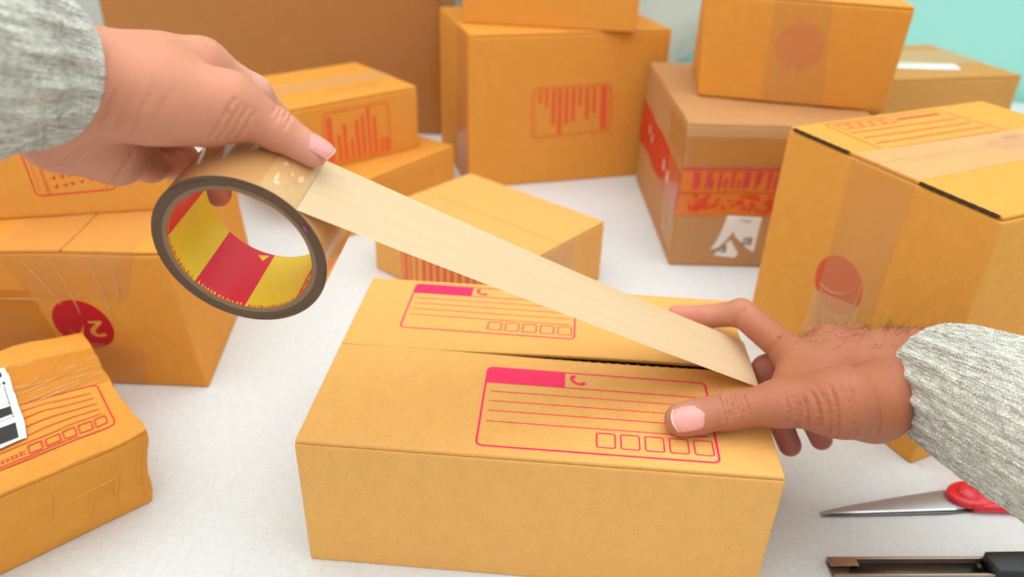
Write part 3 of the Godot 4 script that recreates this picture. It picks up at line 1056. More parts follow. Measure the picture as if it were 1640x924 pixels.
func brown_details(k: Carton) -> void:
	# red printed sealing tape round two sides
	var red := flat_mat(Color(0.80, 0.08, 0.13), 0.25)
	var band := patch(k, "left", [V(0.0, 0.40), V(1.0, 0.36), V(1.0, 0.70), V(0.0, 0.66)], 0.0006, "sealing_tape", red, 0.0003)
	var sh := sheet(k, "left", [V(0.0, 0.40), V(1.0, 0.36), V(1.0, 0.70), V(0.0, 0.66)], Vector2(200, 50), 0.0012)
	for t in [[40, 22, 14.0], [62, 25, 14.0], [130, 27, 12.0], [150, 30, 10.0]]:
		s_rect(sh, t[0], t[1] - t[2] * 0.5, t[0] + 9, t[1] + t[2] * 0.5)
	s_done(sh, "tape_lettering", flat_mat(Color(0.93, 0.75, 0.68), 0.4), band).set_meta("kind", "stuff")
	var orange := flat_mat(Color(0.86, 0.47, 0.20), 0.22)
	band = patch(k, "front", [V(0.0, 0.375), V(1.0, 0.395), V(1.0, 0.73), V(0.0, 0.705)], 0.0006, "sealing_tape", orange, 0.0003)
	var q := [V(0.0, 0.375), V(1.0, 0.395), V(1.0, 0.73), V(0.0, 0.705)]
	sh = sheet(k, "front", q, Vector2(220, 56), 0.0012)
	s_rect(sh, 0, 53, 220, 56, 12)
	var r := RandomNumberGenerator.new()
	r.seed = 12
	for i in 15:
		var x := 14.0 + i * 14.0
		var w := r.randf_range(5.0, 8.0)
		s_rect(sh, x, 31, x + w * 0.45, 51)
		if r.randf() < 0.7:
			s_rect(sh, x + w * 0.45, r.randf_range(32.0, 44.0), x + w, 51 if r.randf() < 0.5 else 46)
		if r.randf() < 0.6:
			s_rect(sh, x + w, 31, x + w + 3, r.randf_range(40.0, 50.0))
	s_done(sh, "tape_lettering", flat_mat(Color(0.83, 0.26, 0.28), 0.3), band).set_meta("kind", "stuff")
	sh = sheet(k, "front", q, Vector2(220, 56), 0.0014)
	for i in 120:
		var x := r.randf_range(10, 214)
		var y := r.randf_range(2.0, 24.0)
		var w := r.randf_range(2.0, 9.0)
		s_rect(sh, x, y, x + w, y + r.randf_range(1.0, 3.5))
	s_done(sh, "tape_print", flat_mat(Color(0.88, 0.25, 0.20), 0.3), band).set_meta("kind", "stuff")
	sh = sheet(k, "front", q, Vector2(220, 56), 0.0013)
	s_rect(sh, 0, 26.4, 220, 27.2, 10)
	s_done(sh, "tape_seam", flat_mat(Color(0.62, 0.36, 0.14), 0.3), band)
	# clear film over the rest
	patch(k, "front", [V(0.02, 0.72), V(1.0, 0.74), V(1.0, 0.93), V(0.01, 0.90)], 0.0006, "clear_tape", M.amber_tape, 0.0006)
	patch(k, "front", [V(0.0, 0.91), V(1.0, 0.93), V(1.0, 1.0), V(0.0, 0.995)], 0.0008, "clear_tape", M.hazy_tape, 0.0008)
	patch(k, "left", [V(0.0, 0.72), V(0.35, 0.70), V(0.36, 0.93), V(0.0, 0.95)], 0.0006, "clear_tape", M.amber_tape, 0.0006)
	patch(k, "left", [V(0.0, 0.10), V(0.22, 0.12), V(0.26, 0.99), V(0.0, 0.99)], 0.0010, "clear_tape", M.clear_tape, 0.0010)
	# torn shipping label with a barcode, low on the front
	sh = sheet(k, "front", [V(0.20, 0.06), V(0.46, 0.06), V(0.46, 0.375), V(0.20, 0.375)], Vector2(60, 60), 0.0005)
	s_fill(sh, PackedVector2Array([V(17, 60), V(58, 60), V(56, 12), V(46, 18), V(30, 33), V(27, 40), V(24, 33), V(13, 17), V(2, 14), V(6, 22), V(11, 34)]))
	s_fill(sh, PackedVector2Array([V(8, 5), V(34, 2), V(38, 8), V(27, 26), V(25, 28), V(16, 16)]))
	var lab := s_done(sh, "shipping_label", M.white_paper)
	sh = sheet(k, "front", [V(0.20, 0.06), V(0.46, 0.06), V(0.46, 0.375), V(0.20, 0.375)], Vector2(60, 60), 0.0008)
	var x := 39.0
	while x < 51.0:
		var w := r.randf_range(0.6, 1.8)
		s_rect(sh, x, 22, x + w, 33)
		x += w + r.randf_range(0.5, 1.4)
	x = 14.0
	while x < 22.0:
		var w := r.randf_range(0.6, 1.8)
		s_rect(sh, x, 9, x + w, 20)
		x += w + r.randf_range(0.5, 1.4)
	for y in [52.0, 55.0]:
		s_rect(sh, 24, y, 46, y + 0.8)
	s_done(sh, "barcode", M.black_ink, lab).set_meta("kind", "stuff")
	patch(k, "front", [V(0.02, 0.03), V(1.0, 0.03), V(1.0, 0.36), V(0.02, 0.36)], 0.0014, "clear_tape", clear_mat(Color(0.9, 0.75, 0.55), 0.08, 0.12), 0.0012)


func leftfront_details(k: Carton) -> void:
	for l in [[V(0.985, 0.95), V(0.965, 0.6), V(0.98, 0.1)], [V(0.93, 0.75), V(0.90, 0.45), V(0.92, 0.12)], [V(0.87, 0.55), V(0.83, 0.4), V(0.84, 0.1)], [V(0.95, 0.55), V(0.85, 0.62), V(0.76, 0.48)], [V(0.76, 0.8), V(0.74, 0.6), V(0.76, 0.35)]]:
		var st := begin()
		var pts := PackedVector3Array()
		var rad := PackedFloat32Array()
		for i in 13:
			var t := i / 12.0
			var p: Vector2 = (l[0] as Vector2).lerp(l[1], t).lerp((l[1] as Vector2).lerp(l[2], t), t)
			pts.append(k.on("front", p.x, p.y, -0.0004))
			rad.append(0.0019 * sin(PI * clampf(t, 0.03, 0.97)))
		tube(st, pts, rad, 10)
		obj("fold_crease", st, M.kraft_orange, k.node)
	# printed form
	var q := [V(0.62, 0.135), V(0.945, 0.112), V(0.960, 0.475), V(0.66, 0.505)]
	var sh := sheet(k, "top", q, Vector2(84, 58), 0.0006)
	s_path(sh, PackedVector2Array([V(-40, 0), V(-20, 0), V(0, 0), V(20, 0), V(40, 0), V(60, 0), V(80, 0), V(83, 1), V(84, 4), V(84, 20), V(84, 38), V(84, 54), V(83, 57), V(80, 58), V(60, 58), V(40, 58), V(20, 58), V(0, 58), V(-40, 58)]), 1.1, false)
	for y in [49.0, 41.0, 33.0, 25.0, 17.0]:
		s_line(sh, V(-40, y), V(78, y), 0.8, 16)
	s_line(sh, V(-40, 2.6), V(60, 2.6), 0.8, 16)
	s_done(sh, "form_lines", M.red_ink)
	for i in 5:
		sh = sheet(k, "top", q, Vector2(84, 58), 0.0006)
		var x := 32.0 + i * 9.9
		s_path(sh, round_rect(x, 4.8, x + 7.6, 13, 0.5), 0.9)
		s_done(sh, "form_box", M.red_ink)
	sh = sheet(k, "top", q, Vector2(84, 58), 0.0006)
	s_text(sh, "CODE", V(20.5, 7.6), 4.2, 0.0, true, 1.2)
	s_done(sh, "form_lettering", M.red_ink)
	# label
	var lab := patch(k, "top", [V(0.46, 0.255), V(0.757, 0.262), V(0.768, 0.82), V(0.47, 0.815)], 0.0019, "barcode_label", M.white_paper)
	sh = sheet(k, "top", [V(0.46, 0.255), V(0.757, 0.262), V(0.768, 0.82), V(0.47, 0.815)], Vector2(75, 100), 0.0022)
	var r := RandomNumberGenerator.new()
	r.seed = 3
	var x := 6.0
	while x < 70.0:
		var w := r.randf_range(0.8, 2.6)
		s_rect(sh, x, 74, x + w, 94)
		x += w + r.randf_range(0.7, 1.8)
	s_rect(sh, 4, 30, 70, 41, 6)
	s_rect(sh, 4, 4, 70, 20, 6)
	s_done(sh, "barcode", M.black_ink, lab).set_meta("kind", "stuff")
	sh = sheet(k, "top", [V(0.46, 0.255), V(0.757, 0.262), V(0.768, 0.82), V(0.47, 0.815)], Vector2(75, 100), 0.0022)
	for y in [26.0, 46.0, 56.0, 66.0, 70.0]:
		s_rect(sh, 4, y, 71, y + 0.4, 6)
	s_rect(sh, 70, 26, 70.5, 72)
	s_done(sh, "label_lines", M.grey_line, lab)
	# old wrinkled tape
	patch(k, "top", [V(0.50, 0.545), V(0.995, 0.47), V(0.998, 0.60), V(0.52, 0.66)], 0.0008, "clear_tape", M.amber_tape, 0.0014, null, 24)
	patch(k, "top", [V(0.52, 0.655), V(0.998, 0.595), V(0.998, 0.80), V(0.54, 0.86)], 0.0010, "clear_tape", M.amber_tape, 0.0016, null, 24)
	patch(k, "right", [V(0.45, 0.45), V(0.82, 0.45), V(0.80, 1.0), V(0.47, 1.0)], 0.0008, "clear_tape", M.amber_tape, 0.0008)
	ridges(k, "top", [[V(0.76, 0.49), V(0.86, 0.53), V(0.95, 0.55)], [V(0.80, 0.47), V(0.88, 0.50), V(0.97, 0.545)], [V(0.74, 0.56), V(0.86, 0.60), V(0.97, 0.66)], [V(0.78, 0.60), V(0.86, 0.70), V(0.93, 0.79)], [V(0.72, 0.70), V(0.74, 0.64), V(0.78, 0.58)]], 0.0009)


# ---------------------------------------------------------------- tape roll
func build_tape_roll() -> void:
	var C := Vector3(-0.14176, 0.24077, -0.35128)
	var n := Vector3(-0.09904, -0.16821, 0.98076).normalized()
	var a := Vector3(0.99494, 0.0, 0.10047)
	var b := n.cross(a).normalized()
	a = b.cross(n).normalized()
	var Ro := 0.0462
	var Rm := 0.0405
	var Ri := 0.0380
	var Wd := 0.048
	var o := thing("tape_roll", "roll of brown packing tape in the left hand, strip drawn to the central box", "tape roll", C)
	var pt := func(ang: float, r: float, w: float): return (a * cos(ang) + b * sin(ang)) * r - n * (w * Wd)
	var N := 160
	# wound tape: outer wall and two ringed faces
	var st := begin()
	var rings := 14
	var wob := FastNoiseLite.new()
	wob.seed = 8
	wob.frequency = 1.2
	for i in N:
		var t0 := TAU * i / N
		var t1 := TAU * (i + 1) / N
		var rad := a * cos((t0 + t1) / 2) + b * sin((t0 + t1) / 2)
		var ws := [0.0, 0.02, 0.25, 0.5, 0.75, 0.98, 1.0]
		for j in ws.size() - 1:
			quad(st, pt.call(t0, Ro, ws[j]), pt.call(t1, Ro, ws[j]), pt.call(t1, Ro, ws[j + 1]), pt.call(t0, Ro, ws[j + 1]), rad)
	obj("tape_winding", st, M_tape_outer(), o)
	for side in 2:
		st = begin()
		for i in N:
			var t0 := TAU * i / N
			var t1 := TAU * (i + 1) / N
			for j in rings:
				var r0 := lerpf(Rm, Ro, float(j) / rings)
				var r1 := lerpf(Rm, Ro, float(j + 1) / rings)
				var f := func(t: float, r: float, jj: int):
					var h := 0.006 * wob.get_noise_2d(jj * 2.3, 0.0) + 0.008 * wob.get_noise_3d(jj * 1.7, cos(t) * 1.5, sin(t) * 1.5)
					if jj == 0 or jj == rings: h = 0.0
					return pt.call(t, r, (h + 0.0) if side == 0 else 1.0 - h)
				var sg := n if side == 0 else -n
				st.set_smooth_group(-1 if j % 2 == 0 else 0)
				quad(st, f.call(t0, r0, j), f.call(t1, r0, j), f.call(t1, r1, j + 1), f.call(t0, r1, j + 1), sg)
		obj("wound_edge", st, M_tape_edge(), o)
	# cardboard core: inner wall in printed bands, rims
	for w in [[0.0, 0.012], [1.0, 0.988]]:
		st = begin()
		for i in N:
			var t0 := TAU * i / N
			var t1 := TAU * (i + 1) / N
			var sg: Vector3 = n if w[0] == 0.0 else -n
			var e := 0.0006 * sin(i * 0.9) + 0.0004 * sin(i * 2.3)
			var e1 := 0.0006 * sin((i + 1) * 0.9) + 0.0004 * sin((i + 1) * 2.3)
			quad(st, pt.call(t0, Ri, w[1] + e), pt.call(t1, Ri, w[1] + e1), pt.call(t1, Rm, w[0]), pt.call(t0, Rm, w[0]), sg)
		obj("cardboard_core", st, flat_mat(Color(0.56, 0.44, 0.33), 0.85), o)
	var bounds := [-143.4, -98.8, -49.5, -8.0, 36.0, 81.0, 125.5, 170.0, 216.6]
	var red := flat_mat(Color(0.89, 0.015, 0.19), 0.4)
	var yel := flat_mat(Color(0.96, 0.82, 0.17), 0.4)
	for k in 8:
		st = begin()
		var t0 := deg_to_rad(bounds[k])
		var t1 := deg_to_rad(bounds[k + 1])
		var m := 24
		for i in m:
			var x0 := lerpf(t0, t1, float(i) / m)
			var x1 := lerpf(t0, t1, float(i + 1) / m)
			var inw := -(a * cos((x0 + x1) / 2) + b * sin((x0 + x1) / 2))
			var ws := [0.012, 0.2, 0.4, 0.6, 0.8, 0.988]
			for j in 5:
				quad(st, pt.call(x0, Ri, ws[j]), pt.call(x1, Ri, ws[j]), pt.call(x1, Ri, ws[j + 1]), pt.call(x0, Ri, ws[j + 1]), inw)
		var band := obj("printed_band", st, red if k % 2 == 0 else yel, o)
		# cut-off lettering along the rim of each band
		st = begin()
		var r := RandomNumberGenerator.new()
		r.seed = 40 + k
		var x := t0 + 0.04
		while x < t1 - 0.05:
			var w := r.randf_range(0.02, 0.05)
			var h := r.randf_range(0.03, 0.06)
			var inw := -(a * cos(x) + b * sin(x))
			tri(st, pt.call(x, Ri - 0.0002, 0.016), pt.call(x + w, Ri - 0.0002, 0.016), pt.call(x + w * r.randf(), Ri - 0.0002, 0.016 + h), inw)
			x += w + r.randf_range(0.01, 0.03)
		obj("rim_lettering", st, yel if k % 2 == 0 else red, band)
	# arrow marks near the far rim of one band and down another
	for m in [[-107.0, 0.90, 9.0], [-40.0, 0.30, 10.0], [-39.0, 0.48, 9.0], [-40.0, 0.14, 9.0]]:
		st = begin()
		var x := deg_to_rad(m[0])
		var d := deg_to_rad(m[2]) * 0.5
		var inw := -(a * cos(x) + b * sin(x))
		tri(st, pt.call(x - d, Ri - 0.0002, m[1]), pt.call(x + d, Ri - 0.0002, m[1] + 0.05), pt.call(x + d * 0.3, Ri - 0.0002, m[1] - 0.08), inw)
		obj("printed_mark", st, yel, o)
	# pink fleck on the wound face
	st = begin()
	var fl := PackedVector2Array([V(22.5, 0.0429), V(25.0, 0.0436), V(28.5, 0.0440), V(29.0, 0.0426), V(26.0, 0.0418), V(24.0, 0.0424)])
	for i in range(1, fl.size() - 1):
		var f3 := func(p: Vector2): return pt.call(deg_to_rad(p.x), p.y, -0.012)
		tri(st, f3.call(fl[0]), f3.call(fl[i]), f3.call(fl[i + 1]), n)
	obj("paper_fleck", st, flat_mat(Color(0.70, 0.24, 0.42), 0.5), o)
	# last wrap, half lifted: a paler band with trapped air below the thumb
	st = begin()
	for i in 24:
		var t0 := deg_to_rad(lerpf(40.5, 66.0, i / 24.0))
		var t1 := deg_to_rad(lerpf(40.5, 66.0, (i + 1) / 24.0))
		for j in 4:
			quad(st, pt.call(t0, Ro + 0.0003, j / 4.0), pt.call(t1, Ro + 0.0003, j / 4.0), pt.call(t1, Ro + 0.0003, (j + 1) / 4.0), pt.call(t0, Ro + 0.0003, (j + 1) / 4.0), a * cos(t0) + b * sin(t0))
	var lw := M_tape_outer()
	lw.albedo_color = Color(0.83, 0.645, 0.43)
	obj("lifted_wrap", st, lw, o)
	var rb := RandomNumberGenerator.new()
	rb.seed = 19
	for m in 9:
		var ct := rb.randf_range(44.0, 60.0)
		var cw := rb.randf_range(0.10, 0.62)
		var sx := rb.randf_range(1.0, 2.6)
		var sw := rb.randf_range(0.03, 0.10)
		st = begin()
		var ring := []
		for q in 12:
			var aa := TAU * q / 12
			var rr := rb.randf_range(0.6, 1.0)
			ring.append(pt.call(deg_to_rad(ct + cos(aa) * sx * rr), Ro + 0.0004, cw + sin(aa) * sw * rr))
		var mid: Vector3 = pt.call(deg_to_rad(ct), Ro + 0.0006, cw)
		for q in 12:
			tri(st, mid, ring[q], ring[(q + 1) % 12], a * cos(deg_to_rad(ct)) + b * sin(deg_to_rad(ct)))
		var bm := M_tape_outer()
		bm.albedo_color = Color(0.90, 0.78, 0.60) if m % 2 == 0 else Color(0.80, 0.63, 0.44)
		obj("air_bubble", st, bm, o)
	# the drawn strip: leaves the winding along a tangent, runs to the carton's right edge and folds over it
	var t_off := deg_to_rad(40.0)
	var sf: Vector3 = pt.call(t_off, Ro + 0.0002, 0.0)
	var sb: Vector3 = pt.call(t_off, Ro + 0.0002, 1.0)
	var ef := Vector3(0.17330, 0.10700, -0.4310) - C
	var eb := Vector3(0.17630, 0.10700, -0.4887) - C
	st = begin()
	var L := 60
	var Q := 8
	var grid := []
	for i in L + 1:
		var t := float(i) / L
		var row := []
		for j in Q + 1:
			var s := float(j) / Q
			var p := sf.lerp(sb, s).lerp(ef.lerp(eb, s), t)
			p.y += -0.0015 * sin(PI * t) + 0.0012 * sin(PI * s) * sin(PI * t) + 0.0006 * sin(s * 9.0 + t * 3.0) * sin(PI * t)
			row.append(p)
		grid.append(row)
	# last part lies on the lid, then turns down over the edge
	var down := [Vector3(0.0012, -0.0006, 0), Vector3(0.0016, -0.0025, 0), Vector3(0.0017, -0.014, 0)]
	for dv in down:
		var row := []
		for j in Q + 1:
			row.append(ef.lerp(eb, float(j) / Q) + dv)
		grid.append(row)
	# the first wrap on the roll that belongs to the strip
	for i in grid.size() - 1:
		for j in Q:
			quad_uv(st, [grid[i][j], grid[i + 1][j], grid[i + 1][j + 1], grid[i][j + 1]], [V(i * 0.1, j / 8.0), V(i * 0.1 + 0.1, j / 8.0), V(i * 0.1 + 0.1, (j + 1) / 8.0), V(i * 0.1, (j + 1) / 8.0)], Vector3.UP)
	var strip := obj("tape_strip", st, M_tape_strip(), o)
	strip.set_meta("label", "pale tan strip of tape pulled off the roll")


func M_tape_outer() -> StandardMaterial3D:
	var m := flat_mat(Color(0.80, 0.60, 0.38), 0.22)
	m.clearcoat_enabled = true
	m.clearcoat = 0.5
	m.clearcoat_roughness = 0.08
	return m


func M_tape_edge() -> StandardMaterial3D:
	var m := flat_mat(Color(0.385, 0.27, 0.175), 0.5)
	return m


func M_tape_strip() -> StandardMaterial3D:
	var streak := noise_img(256, 71, 2, 6, 2)
	var c := Image.create_empty(256, 256, false, Image.FORMAT_RGB8)
	for y in 256:
		for x in 256:
			var v := 0.97 + (streak.get_pixel(x, y).r - 0.5) * 0.045
			c.set_pixel(x, y, Color(v, v * 0.99, v * 0.965))
	var m := flat_mat(Color(0.89, 0.765, 0.62), 0.4)
	m.albedo_texture = tex(c)
	m.uv1_scale = Vector3(0.16, 1, 1)
	m.metallic_specular = 0.4
	m.backlight_enabled = true
	m.backlight = Color(0.25, 0.22, 0.16)
	m.cull_mode = BaseMaterial3D.CULL_DISABLED
	return m


# ---------------------------------------------------------------- hands
# Each hand is one smooth surface: tapered capsules joined by a smooth minimum and meshed as surface nets.
class Flesh:
	var groups := []        # arrays of bones; group 0 is the palm
	var arcs := []          # wrinkles: [centre, reach squared, segments]
	var tints := []         # [point, radius, colour, share]
	var base := Color(0.62, 0.33, 0.22)
	var k_palm := 0.012
	var k_fin := 0.004
	var k_join := 0.009

	func bone(g: int, a: Vector3, b: Vector3, ra: float, rb: float) -> void:
		while groups.size() <= g:
			groups.append([])
		var d := b - a
		groups[g].append([a, d, 1.0 / maxf(d.length_squared(), 1e-12), ra, rb])

	func chain(g: int, pts: Array, rad: Array) -> void:
		for i in pts.size() - 1:
			bone(g, pts[i], pts[i + 1], rad[i], rad[i + 1])

	func field(p: Vector3) -> float:
		var palm := 1.0
		var best := 1.0
		for gi in groups.size():
			var d := 1.0
			var kk := k_palm if gi == 0 else k_fin
			for bn in groups[gi]:
				var q: Vector3 = p - bn[0]
				var t := clampf(q.dot(bn[1]) * bn[2], 0.0, 1.0)
				var e: float = (q - bn[1] * t).length() - (bn[3] + (bn[4] - bn[3]) * t)
				var h := maxf(kk - absf(d - e), 0.0) / kk
				d = minf(d, e) - h * h * kk * 0.25
			if gi == 0:
				palm = d
				best = d
			else:
				var h2 := maxf(k_join - absf(palm - d), 0.0) / k_join
				best = minf(best, minf(palm, d) - h2 * h2 * k_join * 0.25)
		if best < 0.004 and best > -0.004:
			for arc in arcs:
				if p.distance_squared_to(arc[0]) > arc[1]:
					continue
				for c in arc[2]:
					var q2: Vector3 = p - c[0]
					var t2 := clampf(q2.dot(c[1]) * c[2], 0.0, 1.0)
					var r2: float = (q2 - c[1] * t2).length_squared() / (c[3] * c[3])
					if r2 < 5.0:
						best += c[4] * exp(-r2) * (1.0 if t2 > 0.0 and t2 < 1.0 else 0.5)
		return best

	# a wrinkle that follows the skin round an axis, found by walking out to the surface
	func arc_crease(c: Vector3, axis: Vector3, up: Vector3, a0: float, a1: float, width: float, depth: float) -> Array:
		var ax := axis.normalized()
		var u := (up - ax * up.dot(ax)).normalized()
		var pts := []
		for i in 7:
			var a := deg_to_rad(lerpf(a0, a1, i / 6.0))
			var d := u.rotated(ax, a)
			var s := 0.045
			while s > 0.002 and field(c + d * s) > 0.0:
				s -= 0.0004
			pts.append(c + d * s)
		return [pts, width, depth]

	func add_arcs(list: Array) -> void:
		for l in list:
			var ctr: Vector3 = l[0][3]
			var far := 0.0
			var segs := []
			for i in 6:
				var d: Vector3 = l[0][i + 1] - l[0][i]
				segs.append([l[0][i], d, 1.0 / maxf(d.length_squared(), 1e-12), l[1], l[2] * (0.55 if i == 0 or i == 5 else 0.85)])
				far = maxf(far, maxf(ctr.distance_to(l[0][i]), ctr.distance_to(l[0][i + 1])))
			arcs.append([ctr, pow(far + l[1] * 2.3, 2.0), segs])

	func colour(p: Vector3) -> Color:
		var c := base
		for t in tints:
			var s: float = exp(-p.distance_squared_to(t[0]) / (t[1] * t[1])) * t[3]
			c = c.lerp(t[2], s)
		return c


func surface_nets(f: Flesh, cell: float, origin: Vector3) -> SurfaceTool:
	var lo := Vector3.INF
	var hi := -Vector3.INF
	for g in f.groups:
		for bn in g:
			var m := Vector3.ONE * (maxf(bn[3], bn[4]) + cell * 3.0)
			lo = lo.min(bn[0] - m).min(bn[0] + bn[1] - m)
			hi = hi.max(bn[0] + m).max(bn[0] + bn[1] + m)
	var B := 6
	var dim := Vector3i(((hi - lo) / cell).ceil()) + Vector3i.ONE * (B + 1)
	dim = Vector3i(dim.x / B * B, dim.y / B * B, dim.z / B * B)
	var nx := dim.x
	var nxy := dim.x * dim.y
	var val := PackedFloat32Array()
	val.resize(nxy * dim.z)
	val.fill(1.0)
	var reach := cell * B * 0.9 + cell * 1.5
	for bz in range(0, dim.z, B):
		for by in range(0, dim.y, B):
			for bx in range(0, dim.x, B):
				var ctr := f.field(lo + Vector3(bx + B * 0.5, by + B * 0.5, bz + B * 0.5) * cell)
				if absf(ctr) > reach:
					if ctr < 0.0:
						for z in B:
							for y in B:
								for x in B:
									val[(bz + z) * nxy + (by + y) * nx + bx + x] = -1.0
					continue
				for z in B:
					for y in B:
						for x in B:
							val[(bz + z) * nxy + (by + y) * nx + bx + x] = f.field(lo + Vector3(bx + x, by + y, bz + z) * cell)
	# one vertex in each cell that the surface crosses
	var vid := PackedInt32Array()
	vid.resize(val.size())
	vid.fill(-1)
	var pos := PackedVector3Array()
	var corners := [Vector3i(0, 0, 0), Vector3i(1, 0, 0), Vector3i(0, 1, 0), Vector3i(1, 1, 0), Vector3i(0, 0, 1), Vector3i(1, 0, 1), Vector3i(0, 1, 1), Vector3i(1, 1, 1)]
	var offs := PackedInt32Array()
	for c in corners:
		offs.append(c.z * nxy + c.y * nx + c.x)
	var edges := [[0, 1], [0, 2], [0, 4], [1, 3], [1, 5], [2, 3], [2, 6], [3, 7], [4, 5], [4, 6], [5, 7], [6, 7]]
	for z in dim.z - 1:
		for y in dim.y - 1:
			for x in dim.x - 1:
				var i := z * nxy + y * nx + x
				var s0 := val[i] < 0.0
				if s0 == (val[i + 1] < 0.0) and s0 == (val[i + nx] < 0.0) and s0 == (val[i + nx + 1] < 0.0) and s0 == (val[i + nxy] < 0.0) and s0 == (val[i + nxy + 1] < 0.0) and s0 == (val[i + nxy + nx] < 0.0) and s0 == (val[i + nxy + nx + 1] < 0.0):
					continue
				var sum := Vector3.ZERO
				var cnt := 0
				for e in edges:
					var va := val[i + offs[e[0]]]
					var vb := val[i + offs[e[1]]]
					if (va < 0.0) != (vb < 0.0):
						sum += Vector3(corners[e[0]]).lerp(Vector3(corners[e[1]]), va / (va - vb))
						cnt += 1
				vid[i] = pos.size()
				pos.append(lo + (Vector3(x, y, z) + sum / cnt) * cell)
	var nrm := PackedVector3Array()
	var col := PackedColorArray()
	for i in pos.size():
		var p := pos[i]
		var h := cell * 0.35
		var g := Vector3.ZERO
		var d0 := f.field(p)
		g = Vector3(f.field(p + Vector3(h, 0, 0)) - d0, f.field(p + Vector3(0, h, 0)) - d0, f.field(p + Vector3(0, 0, h)) - d0)
		if g.length_squared() < 1e-16:
			g = Vector3(0, 1, 0)
		g = g.normalized()
		pos[i] = p - g * clampf(d0, -cell * 0.5, cell * 0.5)
		nrm.append(g)
		col.append(f.colour(pos[i]))
	var idx := PackedInt32Array()
	var ax := [[1, nx, nxy], [nx, nxy, 1], [nxy, 1, nx]]
	for z in range(1, dim.z - 1):
		for y in range(1, dim.y - 1):
			for x in range(1, dim.x - 1):
				var i := z * nxy + y * nx + x
				var s := val[i] < 0.0
				for a in ax:
					if s != (val[i + a[0]] < 0.0):
						var q := [vid[i], vid[i - a[1]], vid[i - a[1] - a[2]], vid[i - a[2]]]
						if q.min() < 0:
							continue
						if s:
							idx.append_array(PackedInt32Array([q[0], q[2], q[1], q[0], q[3], q[2]]))
						else:
							idx.append_array(PackedInt32Array([q[0], q[1], q[2], q[0], q[2], q[3]]))
	# keep Godot's clockwise fronts whatever the axis order gave
	if idx.size() > 3:
		var wrong := 0
		for t in range(0, mini(idx.size(), 3000), 3):
			var pa := pos[idx[t]]
			var pb := pos[idx[t + 1]]
			var pc := pos[idx[t + 2]]
			if (pa - pc).cross(pa - pb).dot(nrm[idx[t]]) < 0.0:
				wrong += 1
		if wrong * 6 > mini(idx.size(), 3000):
			for t in range(0, idx.size(), 3):
				var tmp := idx[t + 1]
				idx[t + 1] = idx[t + 2]
				idx[t + 2] = tmp
	var st := SurfaceTool.new()
	st.begin(Mesh.PRIMITIVE_TRIANGLES)
	for i in pos.size():
		st.set_normal(nrm[i])
		st.set_color(col[i])
		st.add_vertex(pos[i] - origin)
	for i in idx:
		st.add_index(i)
	return st


# nail plate: a thin curved shield laid on the fingertip
func nail(parent: Node, at: Vector3, along: Vector3, up: Vector3, wid: float, len_: float, curve: float) -> void:
	along = along.normalized()
	up = (up - along * up.dot(along)).normalized()
	var side := along.cross(up)
	var n := 14
	for pass_ in 2:
		var st := begin()
		var g := []
		for i in n + 1:
			var row := []
			for j in n + 1:
				var a := float(i) / n * 2.0 - 1.0
				var b := float(j) / n * 2.0 - 1.0
				if pass_ == 1:
					b = lerpf(0.93, 1.05, float(j) / n)
				var ww := wid * 0.5 * (1.0 - 0.10 * pow(maxf(minf(b, 1.0), 0.0), 3.0)) * pow(maxf(0.0, 1.0 - pow(maxf(-b - 0.35, 0.0) / 0.70, 2.4)), 0.5)
				var x := a * ww
				var lz := b * len_ * 0.5 - 0.13 * len_ * a * a * clampf(b, 0.0, 1.0)
				var h := -curve * (a * a) - 0.0006 * b * b + 0.0004
				if absf(a) > 0.97 or absf(b) > 0.97:
					h -= 0.0005
				if pass_ == 1:
					h += 0.00015
				row.append(at + side * x + along * lz + up * h)
			g.append(row)
		for i in n:
			for j in n:
				quad(st, g[i][j], g[i + 1][j], g[i + 1][j + 1], g[i][j + 1], up)
		obj("fingernail" if pass_ == 0 else "nail_edge", st, M.nail if pass_ == 0 else M.nail_tip, parent)


func build_person() -> void:
	var org := Vector3(0.0, 0.0, -0.05)
	var o := thing("person", "person in a pale grey knitted sweater holding a tape roll and pressing on the box", "person", org)
	right_hand(o, org)
	left_hand(o, org)


const SKIN := Color(0.70, 0.335, 0.215)
const PINK := Color(0.78, 0.30, 0.24)
const BROWN := Color(0.50, 0.20, 0.11)


